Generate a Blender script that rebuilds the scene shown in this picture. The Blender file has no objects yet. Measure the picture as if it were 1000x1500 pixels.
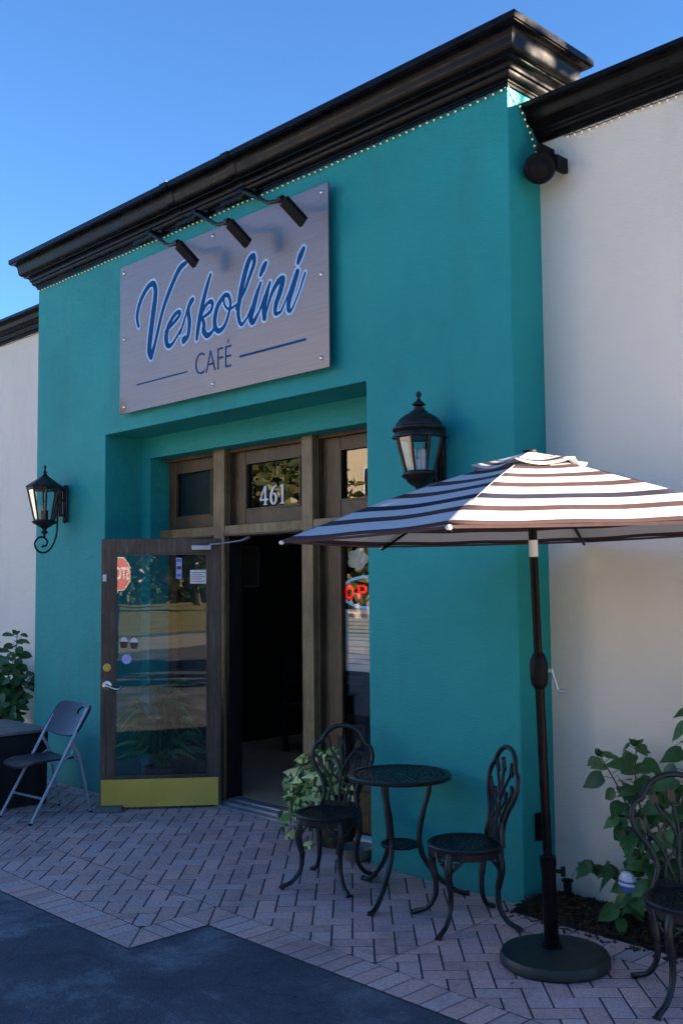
import bpy, bmesh, math, random
from mathutils import Vector, Matrix
R = math.radians
random.seed(7)
SC = bpy.context.scene
COL = SC.collection
TAU = 2 * math.pi

# ------------------------------------------------------------------ materials
def newmat(name):
    m = bpy.data.materials.new(name); m.use_nodes = True
    nt = m.node_tree
    return m, nt, nt.nodes['Principled BSDF']

def N(nt, t, **kw):
    n = nt.nodes.new(t)
    for k, v in kw.items():
        if k in n.inputs: n.inputs[k].default_value = v
        else: setattr(n, k, v)
    return n

def ramp(nt, fac, stops, interp='LINEAR'):
    r = nt.nodes.new('ShaderNodeValToRGB'); r.color_ramp.interpolation = interp
    e = r.color_ramp.elements
    while len(e) < len(stops): e.new(.5)
    for el, (p, c) in zip(e, stops):
        el.position = p; el.color = (*c, 1) if len(c) == 3 else c
    nt.links.new(fac, r.inputs[0]); return r.outputs[0]

def noise(nt, scale, detail=4, rough=.55, coord='Object', sc=None, dist=0):
    tc = nt.nodes.new('ShaderNodeTexCoord'); out = tc.outputs[coord]
    if sc:
        mp = nt.nodes.new('ShaderNodeMapping'); mp.inputs['Scale'].default_value = sc
        nt.links.new(out, mp.inputs[0]); out = mp.outputs[0]
    n = nt.nodes.new('ShaderNodeTexNoise')
    n.inputs['Scale'].default_value = scale; n.inputs['Detail'].default_value = detail
    n.inputs['Roughness'].default_value = rough; n.inputs['Distortion'].default_value = dist
    nt.links.new(out, n.inputs['Vector']); return n.outputs['Fac']

def bump(nt, b, h, strength, dist=.01):
    n = nt.nodes.new('ShaderNodeBump'); n.inputs['Strength'].default_value = strength
    n.inputs['Distance'].default_value = dist
    nt.links.new(h, n.inputs['Height']); nt.links.new(n.outputs[0], b.inputs['Normal']); return n

def mix(nt, fac, a, b, mode='MIX'):
    n = nt.nodes.new('ShaderNodeMix'); n.data_type = 'RGBA'; n.blend_type = mode
    for s, v in ((0, fac), (6, a), (7, b)):
        if isinstance(v, (int, float)): n.inputs[s].default_value = v
        elif isinstance(v, tuple): n.inputs[s].default_value = (*v, 1)
        else: nt.links.new(v, n.inputs[s])
    return n.outputs[2]

def mapr(nt, v, a, b, c, d):
    n = nt.nodes.new('ShaderNodeMapRange')
    for i, x in zip((1, 2, 3, 4), (a, b, c, d)): n.inputs[i].default_value = x
    nt.links.new(v, n.inputs[0]); return n.outputs[0]

def mottled(name, c1, c2, scale=3, rough=.6, metal=0, bs=.15, bscale=60, bd=.003, rr=None, sc=None, spec=.5, detail=5):
    m, nt, b = newmat(name)
    f = noise(nt, scale, detail, sc=sc)
    nt.links.new(ramp(nt, f, [(.3, c1), (.7, c2)]), b.inputs['Base Color'])
    b.inputs['Roughness'].default_value = rough; b.inputs['Metallic'].default_value = metal
    b.inputs['Specular IOR Level'].default_value = spec
    if rr: nt.links.new(mapr(nt, f, .3, .7, rr[0], rr[1]), b.inputs['Roughness'])
    if bs: bump(nt, b, noise(nt, bscale, 4, sc=sc), bs, bd)
    return m

def stucco(name, c1, c2, stain):
    m, nt, b = newmat(name)
    f = noise(nt, .9, 6, .6); f2 = noise(nt, 7, 5, .6, dist=.6)
    c = ramp(nt, f, [(.32, c1), (.68, c2)])
    c = mix(nt, mapr(nt, f2, .45, .75, 0, .35), c, c2)
    f3 = noise(nt, 2.2, 6, .7, sc=(1, 1, .25))
    c = mix(nt, mapr(nt, f3, .52, .8, 0, .65), c, stain)
    # splash dirt low on the wall, with an uneven upper edge
    tc = nt.nodes.new('ShaderNodeTexCoord'); sx = nt.nodes.new('ShaderNodeSeparateXYZ')
    nt.links.new(tc.outputs['Object'], sx.inputs[0])
    z = mapr(nt, sx.outputs[2], 0, .16, 1, 0)
    mu = N(nt, 'ShaderNodeMath', operation='MULTIPLY'); nt.links.new(z, mu.inputs[0]); nt.links.new(noise(nt, 9, 5, .7), mu.inputs[1])
    c = mix(nt, mapr(nt, mu.outputs[0], .2, .6, 0, .75), c, stain)
    nt.links.new(c, b.inputs['Base Color']); b.inputs['Roughness'].default_value = .62
    b.inputs['Specular IOR Level'].default_value = .35
    ad = N(nt, 'ShaderNodeMath', operation='ADD'); nt.links.new(noise(nt, 90, 5, .6), ad.inputs[0]); nt.links.new(noise(nt, 14, 3), ad.inputs[1])
    bump(nt, b, ad.outputs[0], .7, .007)
    return m

def colattr(name, rough=.5, gain=None, big=0, bs=.1, bscale=80, bd=.002, spec=.5, trans=0, nz=.35, nzs=25):
    m, nt, b = newmat(name)
    a = nt.nodes.new('ShaderNodeAttribute'); a.attribute_name = 'Col'
    f = noise(nt, nzs, 5, .65)
    c = mix(nt, 1.0, a.outputs['Color'], ramp(nt, f, [(.25, (1 - nz,) * 3), (.75, (1 + nz * .5,) * 3)]), 'MULTIPLY')
    if big:
        c = mix(nt, 1.0, c, ramp(nt, noise(nt, 1.7, 7, .68, dist=.5), [(.30, (.60, .58, .58)), (.47, (.98, .98, .98)), (.62, (1.02, 1, 1)), (.74, (1.12, 1.12, 1.14))]), 'MULTIPLY')
        c = mix(nt, mapr(nt, noise(nt, 11, 5, .7), .62, .72, 0, .55), c, (.16, .12, .11))
    nt.links.new(c, b.inputs['Base Color']); b.inputs['Roughness'].default_value = rough
    b.inputs['Specular IOR Level'].default_value = spec
    if bs: bump(nt, b, noise(nt, bscale, 4), bs, bd)
    if trans:
        t = nt.nodes.new('ShaderNodeBsdfTranslucent'); nt.links.new(c, t.inputs[0])
        ms = nt.nodes.new('ShaderNodeMixShader'); ms.inputs[0].default_value = trans
        nt.links.new(b.outputs[0], ms.inputs[1]); nt.links.new(t.outputs[0], ms.inputs[2])
        nt.links.new(ms.outputs[0], nt.nodes['Material Output'].inputs[0])
    return m

def plain(name, c, rough=.5, metal=0, spec=.5):
    return mottled(name, tuple(x * .85 for x in c), tuple(min(1, x * 1.12) for x in c), 12, rough, metal, .06, 120, .001, spec=spec)

def glassmat(name, tint=(.9, .95, .95), refl=1.0, ior=1.5):
    m, nt, b = newmat(name); nt.nodes.remove(b)
    fr = nt.nodes.new('ShaderNodeLayerWeight'); fr.inputs['Blend'].default_value = 1 - 1 / ior
    bp = nt.nodes.new('ShaderNodeBump'); bp.inputs['Strength'].default_value = .06; bp.inputs['Distance'].default_value = .004
    nt.links.new(noise(nt, 3.5, 1), bp.inputs['Height'])
    t = nt.nodes.new('ShaderNodeBsdfTransparent'); t.inputs[0].default_value = (*tint, 1)
    g = nt.nodes.new('ShaderNodeBsdfGlossy'); g.inputs['Roughness'].default_value = .0
    nt.links.new(bp.outputs[0], g.inputs['Normal'])
    mu = N(nt, 'ShaderNodeMath', operation='MULTIPLY', use_clamp=True); mu.inputs[1].default_value = refl
    nt.links.new(fr.outputs['Fresnel'], mu.inputs[0])
    ms = nt.nodes.new('ShaderNodeMixShader'); nt.links.new(mu.outputs[0], ms.inputs[0])
    nt.links.new(t.outputs[0], ms.inputs[1]); nt.links.new(g.outputs[0], ms.inputs[2])
    nt.links.new(ms.outputs[0], nt.nodes['Material Output'].inputs[0])
    return m

def emis(name, c, s):
    m, nt, b = newmat(name)
    b.inputs['Base Color'].default_value = (*c, 1); b.inputs['Emission Color'].default_value = (*c, 1)
    b.inputs['Emission Strength'].default_value = s; b.inputs['Roughness'].default_value = .4
    return m

def woodmat(name, c1, c2, c3):
    m, nt, b = newmat(name)
    f = noise(nt, 5, 8, .7, sc=(9, 9, .6), dist=.5)
    c = ramp(nt, f, [(.3, c1), (.52, c2), (.72, c3)])
    f2 = noise(nt, 2.5, 6, .7)
    c = mix(nt, mapr(nt, f2, .4, .65, 0, .75), c, c1)
    nt.links.new(c, b.inputs['Base Color']); nt.links.new(mapr(nt, f, .3, .7, .4, .62), b.inputs['Roughness'])
    bump(nt, b, f, .35, .004); return m

M = {}
M['teal'] = stucco('teal_stucco', (.004, .262, .266), (.014, .325, .322), (.020, .185, .18))
M['white'] = stucco('white_stucco', (.75, .712, .62), (.79, .75, .665), (.62, .58, .49))
M['blackpaint'] = mottled('black_gloss_paint', (.003, .003, .004), (.007, .007, .008), 9, .28, 0, .14, 26, .003, rr=(.2, .38), spec=.10)
M['wood'] = woodmat('weathered_stained_wood', (.035, .020, .010), (.10, .062, .030), (.21, .145, .07))
M['woodlight'] = woodmat('weathered_bleached_wood', (.10, .066, .030), (.25, .175, .08), (.38, .28, .13))
M['doorwood'] = woodmat('door_wood', (.040, .024, .017), (.11, .074, .052), (.21, .15, .105))
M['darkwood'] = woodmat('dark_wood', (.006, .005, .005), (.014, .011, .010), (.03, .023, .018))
M['glass'] = glassmat('window_glass', (.82, .88, .88), 2.2, 1.5)
M['doorglass'] = glassmat('door_glass', (.86, .92, .92), 2.3, 1.5)
M['lampglass'] = glassmat('lantern_glass', (.90, .92, .92), .8, 1.45)
M['brass'] = mottled('brass_kick_plate', (.70, .44, .06), (.82, .54, .10), 5, .45, .1, .1, 60, .001, rr=(.35, .5))
M['alu'] = mottled('grey_aluminium', (.35, .36, .38), (.5, .51, .53), 14, .38, .7, .08, 90, .001)
M['chrome'] = mottled('satin_nickel', (.55, .54, .5), (.7, .68, .62), 14, .25, 1, .05, 90, .001)
M['castiron'] = mottled('black_cast_aluminium', (.008, .009, .011), (.024, .025, .028), 22, .38, .3, .4, 70, .003, rr=(.28, .5))
M['bronze'] = mottled('oil_rubbed_bronze', (.012, .010, .009), (.05, .036, .028), 30, .42, .5, .35, 60, .002)
M['plasticblue'] = mottled('dark_slate_plastic', (.022, .026, .045), (.030, .035, .055), 8, .38, 0, .15, 150, .001)
M['greytube'] = mottled('grey_painted_tube', (.32, .34, .38), (.44, .46, .5), 16, .35, .3, .05, 90, .001)
M['concrete'] = mottled('grey_concrete', (.12, .11, .10), (.2, .18, .165), 18, .8, 0, .4, 70, .004)
M['blackplastic'] = mottled('black_plastic', (.002, .002, .0025), (.004, .004, .005), 10, .6, 0, .15, 90, .002, spec=.2)
M['resinbase'] = mottled('black_green_resin', (.008, .011, .011), (.016, .022, .020), 8, .5, 0, .2, 90, .002, rr=(.4, .6))
M['cloth'] = mottled('black_cloth', (.006, .006, .008), (.012, .012, .014), 6, .9, 0, .5, 9, .02)
M['tabletop_grey'] = mottled('worn_grey_board', (.07, .07, .08), (.19, .19, .2), 7, .55, 0, .2, 40, .003, sc=(3, .5, 1))
M['stem'] = mottled('plant_stem', (.05, .06, .02), (.09, .08, .035), 30, .7)
M['bark'] = mottled('bark', (.05, .038, .028), (.12, .09, .065), 8, .9, 0, .8, 18, .03, sc=(1, 1, .3))
M['wicker'] = mottled('brown_wicker', (.03, .017, .01), (.09, .05, .028), 40, .7, 0, .6, 60, .006, sc=(1, 1, 4))
M['terracotta'] = mottled('dark_clay', (.03, .028, .028), (.055, .05, .05), 20, .6)
M['leaf'] = colattr('leaf', .42, bs=.25, bscale=60, trans=.25, nz=.35, nzs=40)
M['vleaf'] = colattr('variegated_leaf', .42, bs=.2, bscale=60, trans=.25, nz=.3, nzs=40)
M['brick'] = colattr('clay_paver', .82, bs=.8, bscale=140, bd=.005, spec=.3, nz=.45, nzs=70, big=1)
M['bulb'] = emis('warm_bulb', (.9, .70, .42), .045)
M['neonred'] = emis('red_neon', (1, .008, .012), .10)
M['neonblue'] = emis('blue_neon', (.06, .32, .62), .07)
M['whitepaint'] = plain('white_paint', (.75, .76, .78), .5)
M['dimframe'] = plain('dim_frame', (.05, .05, .055), .6)
M['rail'] = plain('interior_dark', (.02, .018, .016), .7)
M['paper'] = plain('white_paper', (.82, .82, .8), .7)
M['paperblue'] = plain('blue_print', (.1, .18, .45), .7)
M['ink'] = plain('grey_ink', (.2, .16, .15), .7)
M['inkgreen'] = plain('green_ink', (.06, .2, .1), .7)
M['inkpink'] = plain('pink_ink', (.5, .22, .22), .7)
M['brownprint'] = plain('brown_print', (.09, .05, .035), .6)
M['lilac'] = plain('lilac_print', (.42, .50, .85), .6)
M['signblue'] = plain('sign_blue', (.006, .085, .24), .8, spec=.1)
M['signhalo'] = mottled('sign_halo', (.46, .64, .90), (.52, .70, .94), 6, .6, 0, 0)
M['signhalo2'] = mottled('sign_outer_halo', (.24, .30, .42), (.28, .34, .46), 6, .5, .2, 0)
M['tile'] = mottled('brown_floor_tile', (.50, .31, .18), (.60, .38, .23), 3, .4, 0, .1, 30, .002)
M['roadred'] = plain('sign_red', (.55, .02, .02), .4)
M['packetblue'] = plain('packet_blue', (.08, .17, .42), .35)
M['packetwhite'] = plain('packet_white', (.62, .66, .75), .35)

# sign panel: brushed steel with a little rust in its lower corner
def signmat():
    m, nt, b = newmat('brushed_steel_sign')
    f = noise(nt, 160, 3, .5, sc=(.02, 1, 1))
    c = ramp(nt, f, [(.3, (.165, .148, .158)), (.7, (.20, .182, .185))])
    tc = nt.nodes.new('ShaderNodeTexCoord'); vm = nt.nodes.new('ShaderNodeVectorMath'); vm.operation = 'DISTANCE'
    nt.links.new(tc.outputs['Object'], vm.inputs[0]); vm.inputs[1].default_value = (-3.71, -.065, 3.02)
    ad = N(nt, 'ShaderNodeMath', operation='ADD'); nt.links.new(vm.outputs['Value'], ad.inputs[0])
    nt.links.new(mapr(nt, noise(nt, 14, 5, .7), 0, 1, -.09, .09), ad.inputs[1])
    k = mapr(nt, ad.outputs[0], .02, .12, 1, 0)
    c = mix(nt, k, c, (.16, .08, .045))
    nt.links.new(c, b.inputs['Base Color']); b.inputs['Metallic'].default_value = .85
    nt.links.new(mapr(nt, f, .2, .8, .38, .43), b.inputs['Roughness'])
    bump(nt, b, noise(nt, 1.1, 1), .10, .05)
    return m
M['signpanel'] = signmat()

def canopymat():
    m, nt, b = newmat('striped_umbrella_fabric')
    a = nt.nodes.new('ShaderNodeAttribute'); a.attribute_name = 'band'
    mp = ramp(nt, a.outputs['Fac'], [(0, (.62, .63, .66))] + sum([[(x - .029, d), (x + .029, (.62, .63, .66))] for x, d in
         ((.105, (.085, .052, .058)), (.25, (.085, .052, .058)), (.395, (.085, .052, .058)), (.54, (.085, .052, .058)), (.69, (.030, .032, .06)), (.83, (.085, .052, .058)))], []) + [(.958, (.085, .052, .058))], 'CONSTANT')
    w = noise(nt, 400, 2)
    c = mix(nt, 1.0, mp, ramp(nt, w, [(.3, (.88,) * 3), (.7, (1.05,) * 3)]), 'MULTIPLY')
    nt.links.new(c, b.inputs['Base Color']); b.inputs['Roughness'].default_value = .8; b.inputs['Specular IOR Level'].default_value = .2
    bump(nt, b, noise(nt, 5, 3), .3, .02)
    t = nt.nodes.new('ShaderNodeBsdfTranslucent'); nt.links.new(c, t.inputs[0])
    ms = nt.nodes.new('ShaderNodeMixShader'); ms.inputs[0].default_value = .28
    nt.links.new(b.outputs[0], ms.inputs[1]); nt.links.new(t.outputs[0], ms.inputs[2])
    nt.links.new(ms.outputs[0], nt.nodes['Material Output'].inputs[0])
    return m
M['canopy'] = canopymat(); M['canopyseam'] = plain('seam_tape', (.20, .19, .22), .8)

def asphaltmat():
    m, nt, b = newmat('asphalt')
    f = noise(nt, 1.6, 8, .72, dist=.4); g = noise(nt, 170, 4, .75)
    c = ramp(nt, f, [(.38, (.055, .058, .078)), (.52, (.082, .086, .112)), (.66, (.20, .205, .235))])
    c = mix(nt, 1.0, c, ramp(nt, g, [(.3, (.45,) * 3), (.52, (1.0,) * 3), (.62, (1.5,) * 3), (.70, (3.2,) * 3)]), 'MULTIPLY')
    # hairline cracks
    v = nt.nodes.new('ShaderNodeTexVoronoi'); v.feature = 'DISTANCE_TO_EDGE'; v.inputs['Scale'].default_value = .9
    tc = nt.nodes.new('ShaderNodeTexCoord'); mm = nt.nodes.new('ShaderNodeMixRGB'); mm.blend_type = 'ADD'; mm.inputs[0].default_value = .35
    nz = nt.nodes.new('ShaderNodeTexNoise'); nz.inputs['Scale'].default_value = 4; nz.inputs['Detail'].default_value = 6
    nt.links.new(tc.outputs['Object'], mm.inputs[1]); nt.links.new(tc.outputs['Object'], nz.inputs[0]); nt.links.new(nz.outputs[1], mm.inputs[2])
    nt.links.new(mm.outputs[0], v.inputs['Vector'])
    c = mix(nt, mapr(nt, v.outputs['Distance'], .0, .005, .4, 0), c, (.008, .008, .009))
    nt.links.new(c, b.inputs['Base Color']); b.inputs['Roughness'].default_value = .8; b.inputs['Specular IOR Level'].default_value = .35
    bump(nt, b, g, .8, .006); return m
M['asphalt'] = asphaltmat()
M['road'] = mottled('pale_road', (.22, .21, .19), (.32, .3, .27), .6, .85, 0, .3, 60, .004)
M['cream'] = mottled('cream_render', (.62, .55, .42), (.7, .63, .5), .6, .8)
M['palelot'] = mottled('bounce_concrete', (.40, .37, .33), (.52, .48, .43), .8, .85, 0, .3, 60, .004)  # pale ground added out of view to bounce sunlight
M['grass'] = mottled('dry_grass', (.12, .12, .03), (.28, .24, .07), .9, .9, 0, .8, 6, .08)
M['grout'] = mottled('dark_joint_sand', (.030, .028, .032), (.055, .05, .055), 20, .95, 0, .5, 120, .004)
M['soil'] = mottled('mulch_soil', (.02, .012, .009), (.05, .03, .02), 25, .95, 0, 1, 50, .02)
M['chips'] = colattr('mulch_chips', .9, bs=.5, bscale=90, bd=.003, spec=.15, nz=.5, nzs=50)

# ------------------------------------------------------------------ mesh builder
class MB:
    def __init__(s): s.v = []; s.f = []; s.c = []; s.att = []
    def add(s, vs, fs, col=(1, 1, 1)):
        o = len(s.v); s.v += [tuple(p) for p in vs]
        for f in fs: s.f.append(tuple(i + o for i in f)); s.c.append(col)
    def box(s, x0, x1, y0, y1, z0, z1, mat=None, col=(1, 1, 1), skip=()):
        p = [(x0, y0, z0), (x1, y0, z0), (x1, y1, z0), (x0, y1, z0), (x0, y0, z1), (x1, y0, z1), (x1, y1, z1), (x0, y1, z1)]
        if mat is not None: p = [mat @ Vector(q) for q in p]
        s.add(p, [(0, 3, 2, 1), (4, 5, 6, 7), (0, 1, 5, 4), (1, 2, 6, 5), (2, 3, 7, 6), (3, 0, 4, 7)], col)
    def tube(s, pts, rad, n=8, cap=True, sq=1.0, up=None, col=(1, 1, 1), closed=False):
        pts = [Vector(p) for p in pts]; L = len(pts)
        rad = rad if isinstance(rad, (list, tuple)) else [rad] * L
        rings = []; prev = None
        for i, p in enumerate(pts):
            if closed: t = pts[(i + 1) % L] - pts[i - 1]
            else: t = pts[min(i + 1, L - 1)] - pts[max(i - 1, 0)]
            if t.length < 1e-9: t = Vector((0, 0, 1))
            t.normalize()
            if prev is None:
                a = Vector(up) if up else (Vector((0, 0, 1)) if abs(t.z) < .9 else Vector((1, 0, 0)))
                prev = (a - t * a.dot(t)).normalized()
            else:
                prev = (prev - t * prev.dot(t)).normalized()
            b = t.cross(prev)
            rings.append([p + (prev * math.cos(k * TAU / n) * sq + b * math.sin(k * TAU / n)) * rad[i] for k in range(n)])
        vs = [q for r in rings for q in r]; fs = []
        for i in range(L if closed else L - 1):
            j = (i + 1) % L
            for k in range(n):
                k2 = (k + 1) % n; fs.append((i * n + k, i * n + k2, j * n + k2, j * n + k))
        if cap and not closed:
            fs.append(tuple(range(n - 1, -1, -1))); fs.append(tuple((L - 1) * n + k for k in range(n)))
        s.add(vs, fs, col)
    def lathe(s, prof, n=24, mat=None, ax=None, col=(1, 1, 1), ph=0):
        vs = []; fs = []
        for r, z in prof:
            for k in range(n):
                a = k * TAU / n + ph; vs.append(Vector((r * math.cos(a), r * math.sin(a), z)))
        for i in range(len(prof) - 1):
            for k in range(n):
                k2 = (k + 1) % n; fs.append((i * n + k, i * n + k2, (i + 1) * n + k2, (i + 1) * n + k))
        if prof[0][0] > 1e-6: fs.append(tuple(range(n - 1, -1, -1)))
        if prof[-1][0] > 1e-6: fs.append(tuple((len(prof) - 1) * n + k for k in range(n)))
        if mat is not None: vs = [mat @ q for q in vs]
        s.add(vs, fs, col)
    def sphere(s, c, r, n=10, m=6, sc=(1, 1, 1), col=(1, 1, 1)):
        T = Matrix.Translation(c) @ Matrix.Diagonal((*sc, 1))
        s.lathe([(max(r * math.sin(math.pi * i / m), 1e-7), -r * math.cos(math.pi * i / m)) for i in range(m + 1)], n, T, col=col)
    def extrude(s, poly, y0, y1, mat=None, col=(1, 1, 1)):      # poly in x,z
        n = len(poly)
        vs = [Vector((x, y0, z)) for x, z in poly] + [Vector((x, y1, z)) for x, z in poly]
        if mat is not None: vs = [mat @ q for q in vs]
        s.add(vs, [tuple(range(n)), tuple(range(2 * n - 1, n - 1, -1))] + [(i, i + n, (i + 1) % n + n, (i + 1) % n) for i in range(n)], col)
    def build(s, name, mat, parent=None, smooth=None, bevel=0, bseg=2, loc=None, weld=True):
        me = bpy.data.meshes.new(name); me.from_pydata(s.v, [], s.f)
        ca = me.color_attributes.new('Col', 'FLOAT_COLOR', 'CORNER')
        data = []
        for f, c in zip(s.f, s.c): data += [c[0], c[1], c[2], 1.0] * len(f)
        ca.data.foreach_set('color', data)
        for nm, vals in s.att:
            at = me.attributes.new(nm, 'FLOAT', 'POINT'); at.data.foreach_set('value', vals)
        me.materials.append(M[mat] if isinstance(mat, str) else mat)
        bm = bmesh.new(); bm.from_mesh(me)
        if weld: bmesh.ops.remove_doubles(bm, verts=bm.verts, dist=1e-6)
        bmesh.ops.recalc_face_normals(bm, faces=bm.faces) if weld else None
        bm.to_mesh(me); bm.free()
        if smooth is not None:
            me.polygons.foreach_set('use_smooth', [True] * len(me.polygons))
            me.set_sharp_from_angle(angle=R(smooth))
        o = bpy.data.objects.new(name, me); COL.objects.link(o)
        if parent: o.parent = parent
        if loc: o.location = loc
        if bevel:
            b = o.modifiers.new('bevel', 'BEVEL'); b.width = bevel; b.segments = bseg; b.limit_method = 'ANGLE'; b.angle_limit = R(40)
        return o

def tag(o, label=None, cat=None, group=None, kind=None):
    if label: o['label'] = label
    if cat: o['category'] = cat
    if group: o['group'] = group
    if kind: o['kind'] = kind
    return o

def empty(name, loc=(0, 0, 0), rz=0, **k):
    o = bpy.data.objects.new(name, None); COL.objects.link(o); o.empty_display_size = .1
    o.location = loc; o.rotation_euler = (0, 0, rz); tag(o, **k); return o

def copy_tree(o, parent=None):
    c = o.copy(); COL.objects.link(c)
    if parent: c.parent = parent
    for ch in list(o.children): copy_tree(ch, c)
    return c

def spline(pts, k=6, closed=False):
    P = [Vector(p) for p in pts]; n = len(P); out = []
    rng = range(n) if closed else range(n - 1)
    for i in rng:
        if closed: a, b, c, d = P[i - 1], P[i], P[(i + 1) % n], P[(i + 2) % n]
        else: a, b, c, d = P[max(i - 1, 0)], P[i], P[i + 1], P[min(i + 2, n - 1)]
        for j in range(k):
            t = j / k; out.append(.5 * ((2 * b) + (c - a) * t + (2 * a - 5 * b + 4 * c - d) * t * t + (3 * b - a - 3 * c + d) * t ** 3))
    if not closed: out.append(P[-1])
    return out

def sweep(mb, path, prof, closed=False):
    """profile (out, up) swept along xy path with mitred corners; 'out' is to the right of travel"""
    n = len(path); pts = [Vector((p[0], p[1])) for p in path]; rings = []
    for i in range(n):
        def nrm(a, b):
            d = (pts[b] - pts[a]).normalized(); return Vector((d.y, -d.x))
        if closed: n1, n2 = nrm(i - 1, i), nrm(i, (i + 1) % n)
        else:
            n1 = nrm(i - 1, i) if i > 0 else nrm(0, 1); n2 = nrm(i, i + 1) if i < n - 1 else n1
        m = (n1 + n2); m = m / (1 + n1.dot(n2))
        rings.append([(pts[i].x + m.x * o, pts[i].y + m.y * o, path[i][2] + u) for o, u in prof])
    k = len(prof); vs = [q for r in rings for q in r]; fs = []
    for i in range(n if closed else n - 1):
        j = (i + 1) % n
        for a in range(k - 1): fs.append((i * k + a, j * k + a, j * k + a + 1, i * k + a + 1))
        fs.append((i * k + k - 1, j * k + k - 1, j * k, i * k))
    if not closed: fs += [tuple(range(k)), tuple((n - 1) * k + a for a in range(k - 1, -1, -1))]
    mb.add(vs, fs)

def frame(mb, x0, x1, z0, z1, y0, y1, l, r, b, t):
    """timber frame with a hole: stiles full height, rails between"""
    mb.box(x0, x0 + l, y0, y1, z0, z1); mb.box(x1 - r, x1, y0, y1, z0, z1)
    mb.box(x0 + l, x1 - r, y0 + .003, y1 - .003, z0, z0 + b); mb.box(x0 + l, x1 - r, y0 + .003, y1 - .003, z1 - t, z1)

def text_mesh(name, body, size, mat, parent, M4, ext=.001, align='CENTER', xs=1.0, off=0):
    cu = bpy.data.curves.new(name, 'FONT'); cu.body = body; cu.size = size; cu.extrude = ext; cu.align_x = align; cu.align_y = 'CENTER'; cu.offset = off
    cu.resolution_u = 4
    ob = bpy.data.objects.new(name, cu); COL.objects.link(ob)
    dg = bpy.context.evaluated_depsgraph_get(); me = bpy.data.meshes.new_from_object(ob.evaluated_get(dg))
    COL.objects.unlink(ob); bpy.data.objects.remove(ob)
    me.transform(M4 @ Matrix.Diagonal((xs, 1, 1, 1))); me.materials.clear(); me.materials.append(M[mat])
    o = bpy.data.objects.new(name, me); COL.objects.link(o); o.parent = parent; return o

def leafgeo(mb, base, d, nrm, L, W, col, droop=.25, seg=4, fold=.18, shape='oval', tip=None):
    d = Vector(d).normalized(); nrm = Vector(nrm); nrm = (nrm - d * nrm.dot(d))
    if nrm.length < 1e-4: nrm = d.orthogonal()
    nrm.normalize(); s = d.cross(nrm); base = Vector(base)
    vs = []; 
    for i in range(seg + 1):
        t = i / seg
        if shape == 'heart': w = W * (math.sin(math.pi * min(1, t * .93 + .16)) ** .75) * (1 - .35 * t) if t < 1 else 0
        elif shape == 'lance': w = W * math.sin(math.pi * (t * .97 + .02)) ** .9
        else: w = W * math.sin(math.pi * (t * .9 + .08)) ** .7 if t < 1 else .08 * W
        c = base + d * L * t - nrm * (droop * L * t * t)
        vs += [c - s * w / 2 + nrm * fold * w, c, c + s * w / 2 + nrm * fold * w]
    fs = []
    for i in range(seg):
        a = i * 3; fs += [(a, a + 1, a + 4, a + 3), (a + 1, a + 2, a + 5, a + 4)]
    if tip: # variegated: paint alternate faces
        o = len(mb.v); mb.v += [tuple(p) for p in vs]
        for f in fs: mb.f.append(tuple(i + o for i in f)); mb.c.append(tip if random.random() < .66 else col)
    else: mb.add(vs, fs, col)

def rnd(a, b): return random.uniform(a, b)

# ------------------------------------------------------------------ THE CAFE BUILDING
W, H, D = 5.189, 4.327, .287
XL, XR, OH = -4.044, -1.087, 2.875
cafe = empty('cafe_building', (0, 0, 0), label='teal stucco café front with black cornice between white side walls', cat='building')

m = MB(); m.extrude([(-W, -.02), (-W, 4.56), (0, 4.56), (0, -.02), (XR, -.02), (XR, OH), (XL, OH), (XL, -.02)], 0, .36)
m.build('front_wall', 'teal', cafe, bevel=.008)
m = MB()
m.box(XL - .05, -3.921, .35, .75, -.02, 2.70); m.box(-1.21, XR + .05, .35, .75, -.02, 2.70); m.box(XL - .05, XR + .05, .352, .75, 2.70, OH + .05)
m.build('recess_wall', 'teal', cafe, bevel=.004)

m = MB(); m.box(-.02, 1.8, D, D + .3, -.05, 4.24)
m.build('side_wall', 'white', cafe)
m = MB(); m.box(-14, -W + .02, D, D + .3, -.05, 4.24)
m.build('side_wall', 'white', cafe)
m = MB(); m.box(-14, -3.5, D + .25, 9, 3.6, 3.75); m.box(-1.7, 1.79, D + .25, 9, 3.6, 3.75); m.box(-3.5, -1.7, D + .25, 1.2, 3.6, 3.75); m.box(-3.5, -1.7, 2.9, 9, 3.6, 3.75)  # gap in the slab is a skylight added to brighten the floor inside
m.box(-3.55, -3.5, 1.15, 2.95, 3.2, 3.6); m.box(-1.7, -1.65, 1.15, 2.95, 3.2, 3.6); m.box(-3.5, -1.7, 1.15, 1.2, 3.2, 3.6); m.box(-3.5, -1.7, 2.9, 2.95, 3.2, 3.6); m.box(-14, -13.8, D + .3, 9, -.05, 3.6); m.box(1.6, 1.795, D + .3, 9, -.05, 3.6); m.box(-14, 1.8, 8.8, 9, -.05, 3.6)
m.build('roof', 'concrete', cafe)

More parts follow.
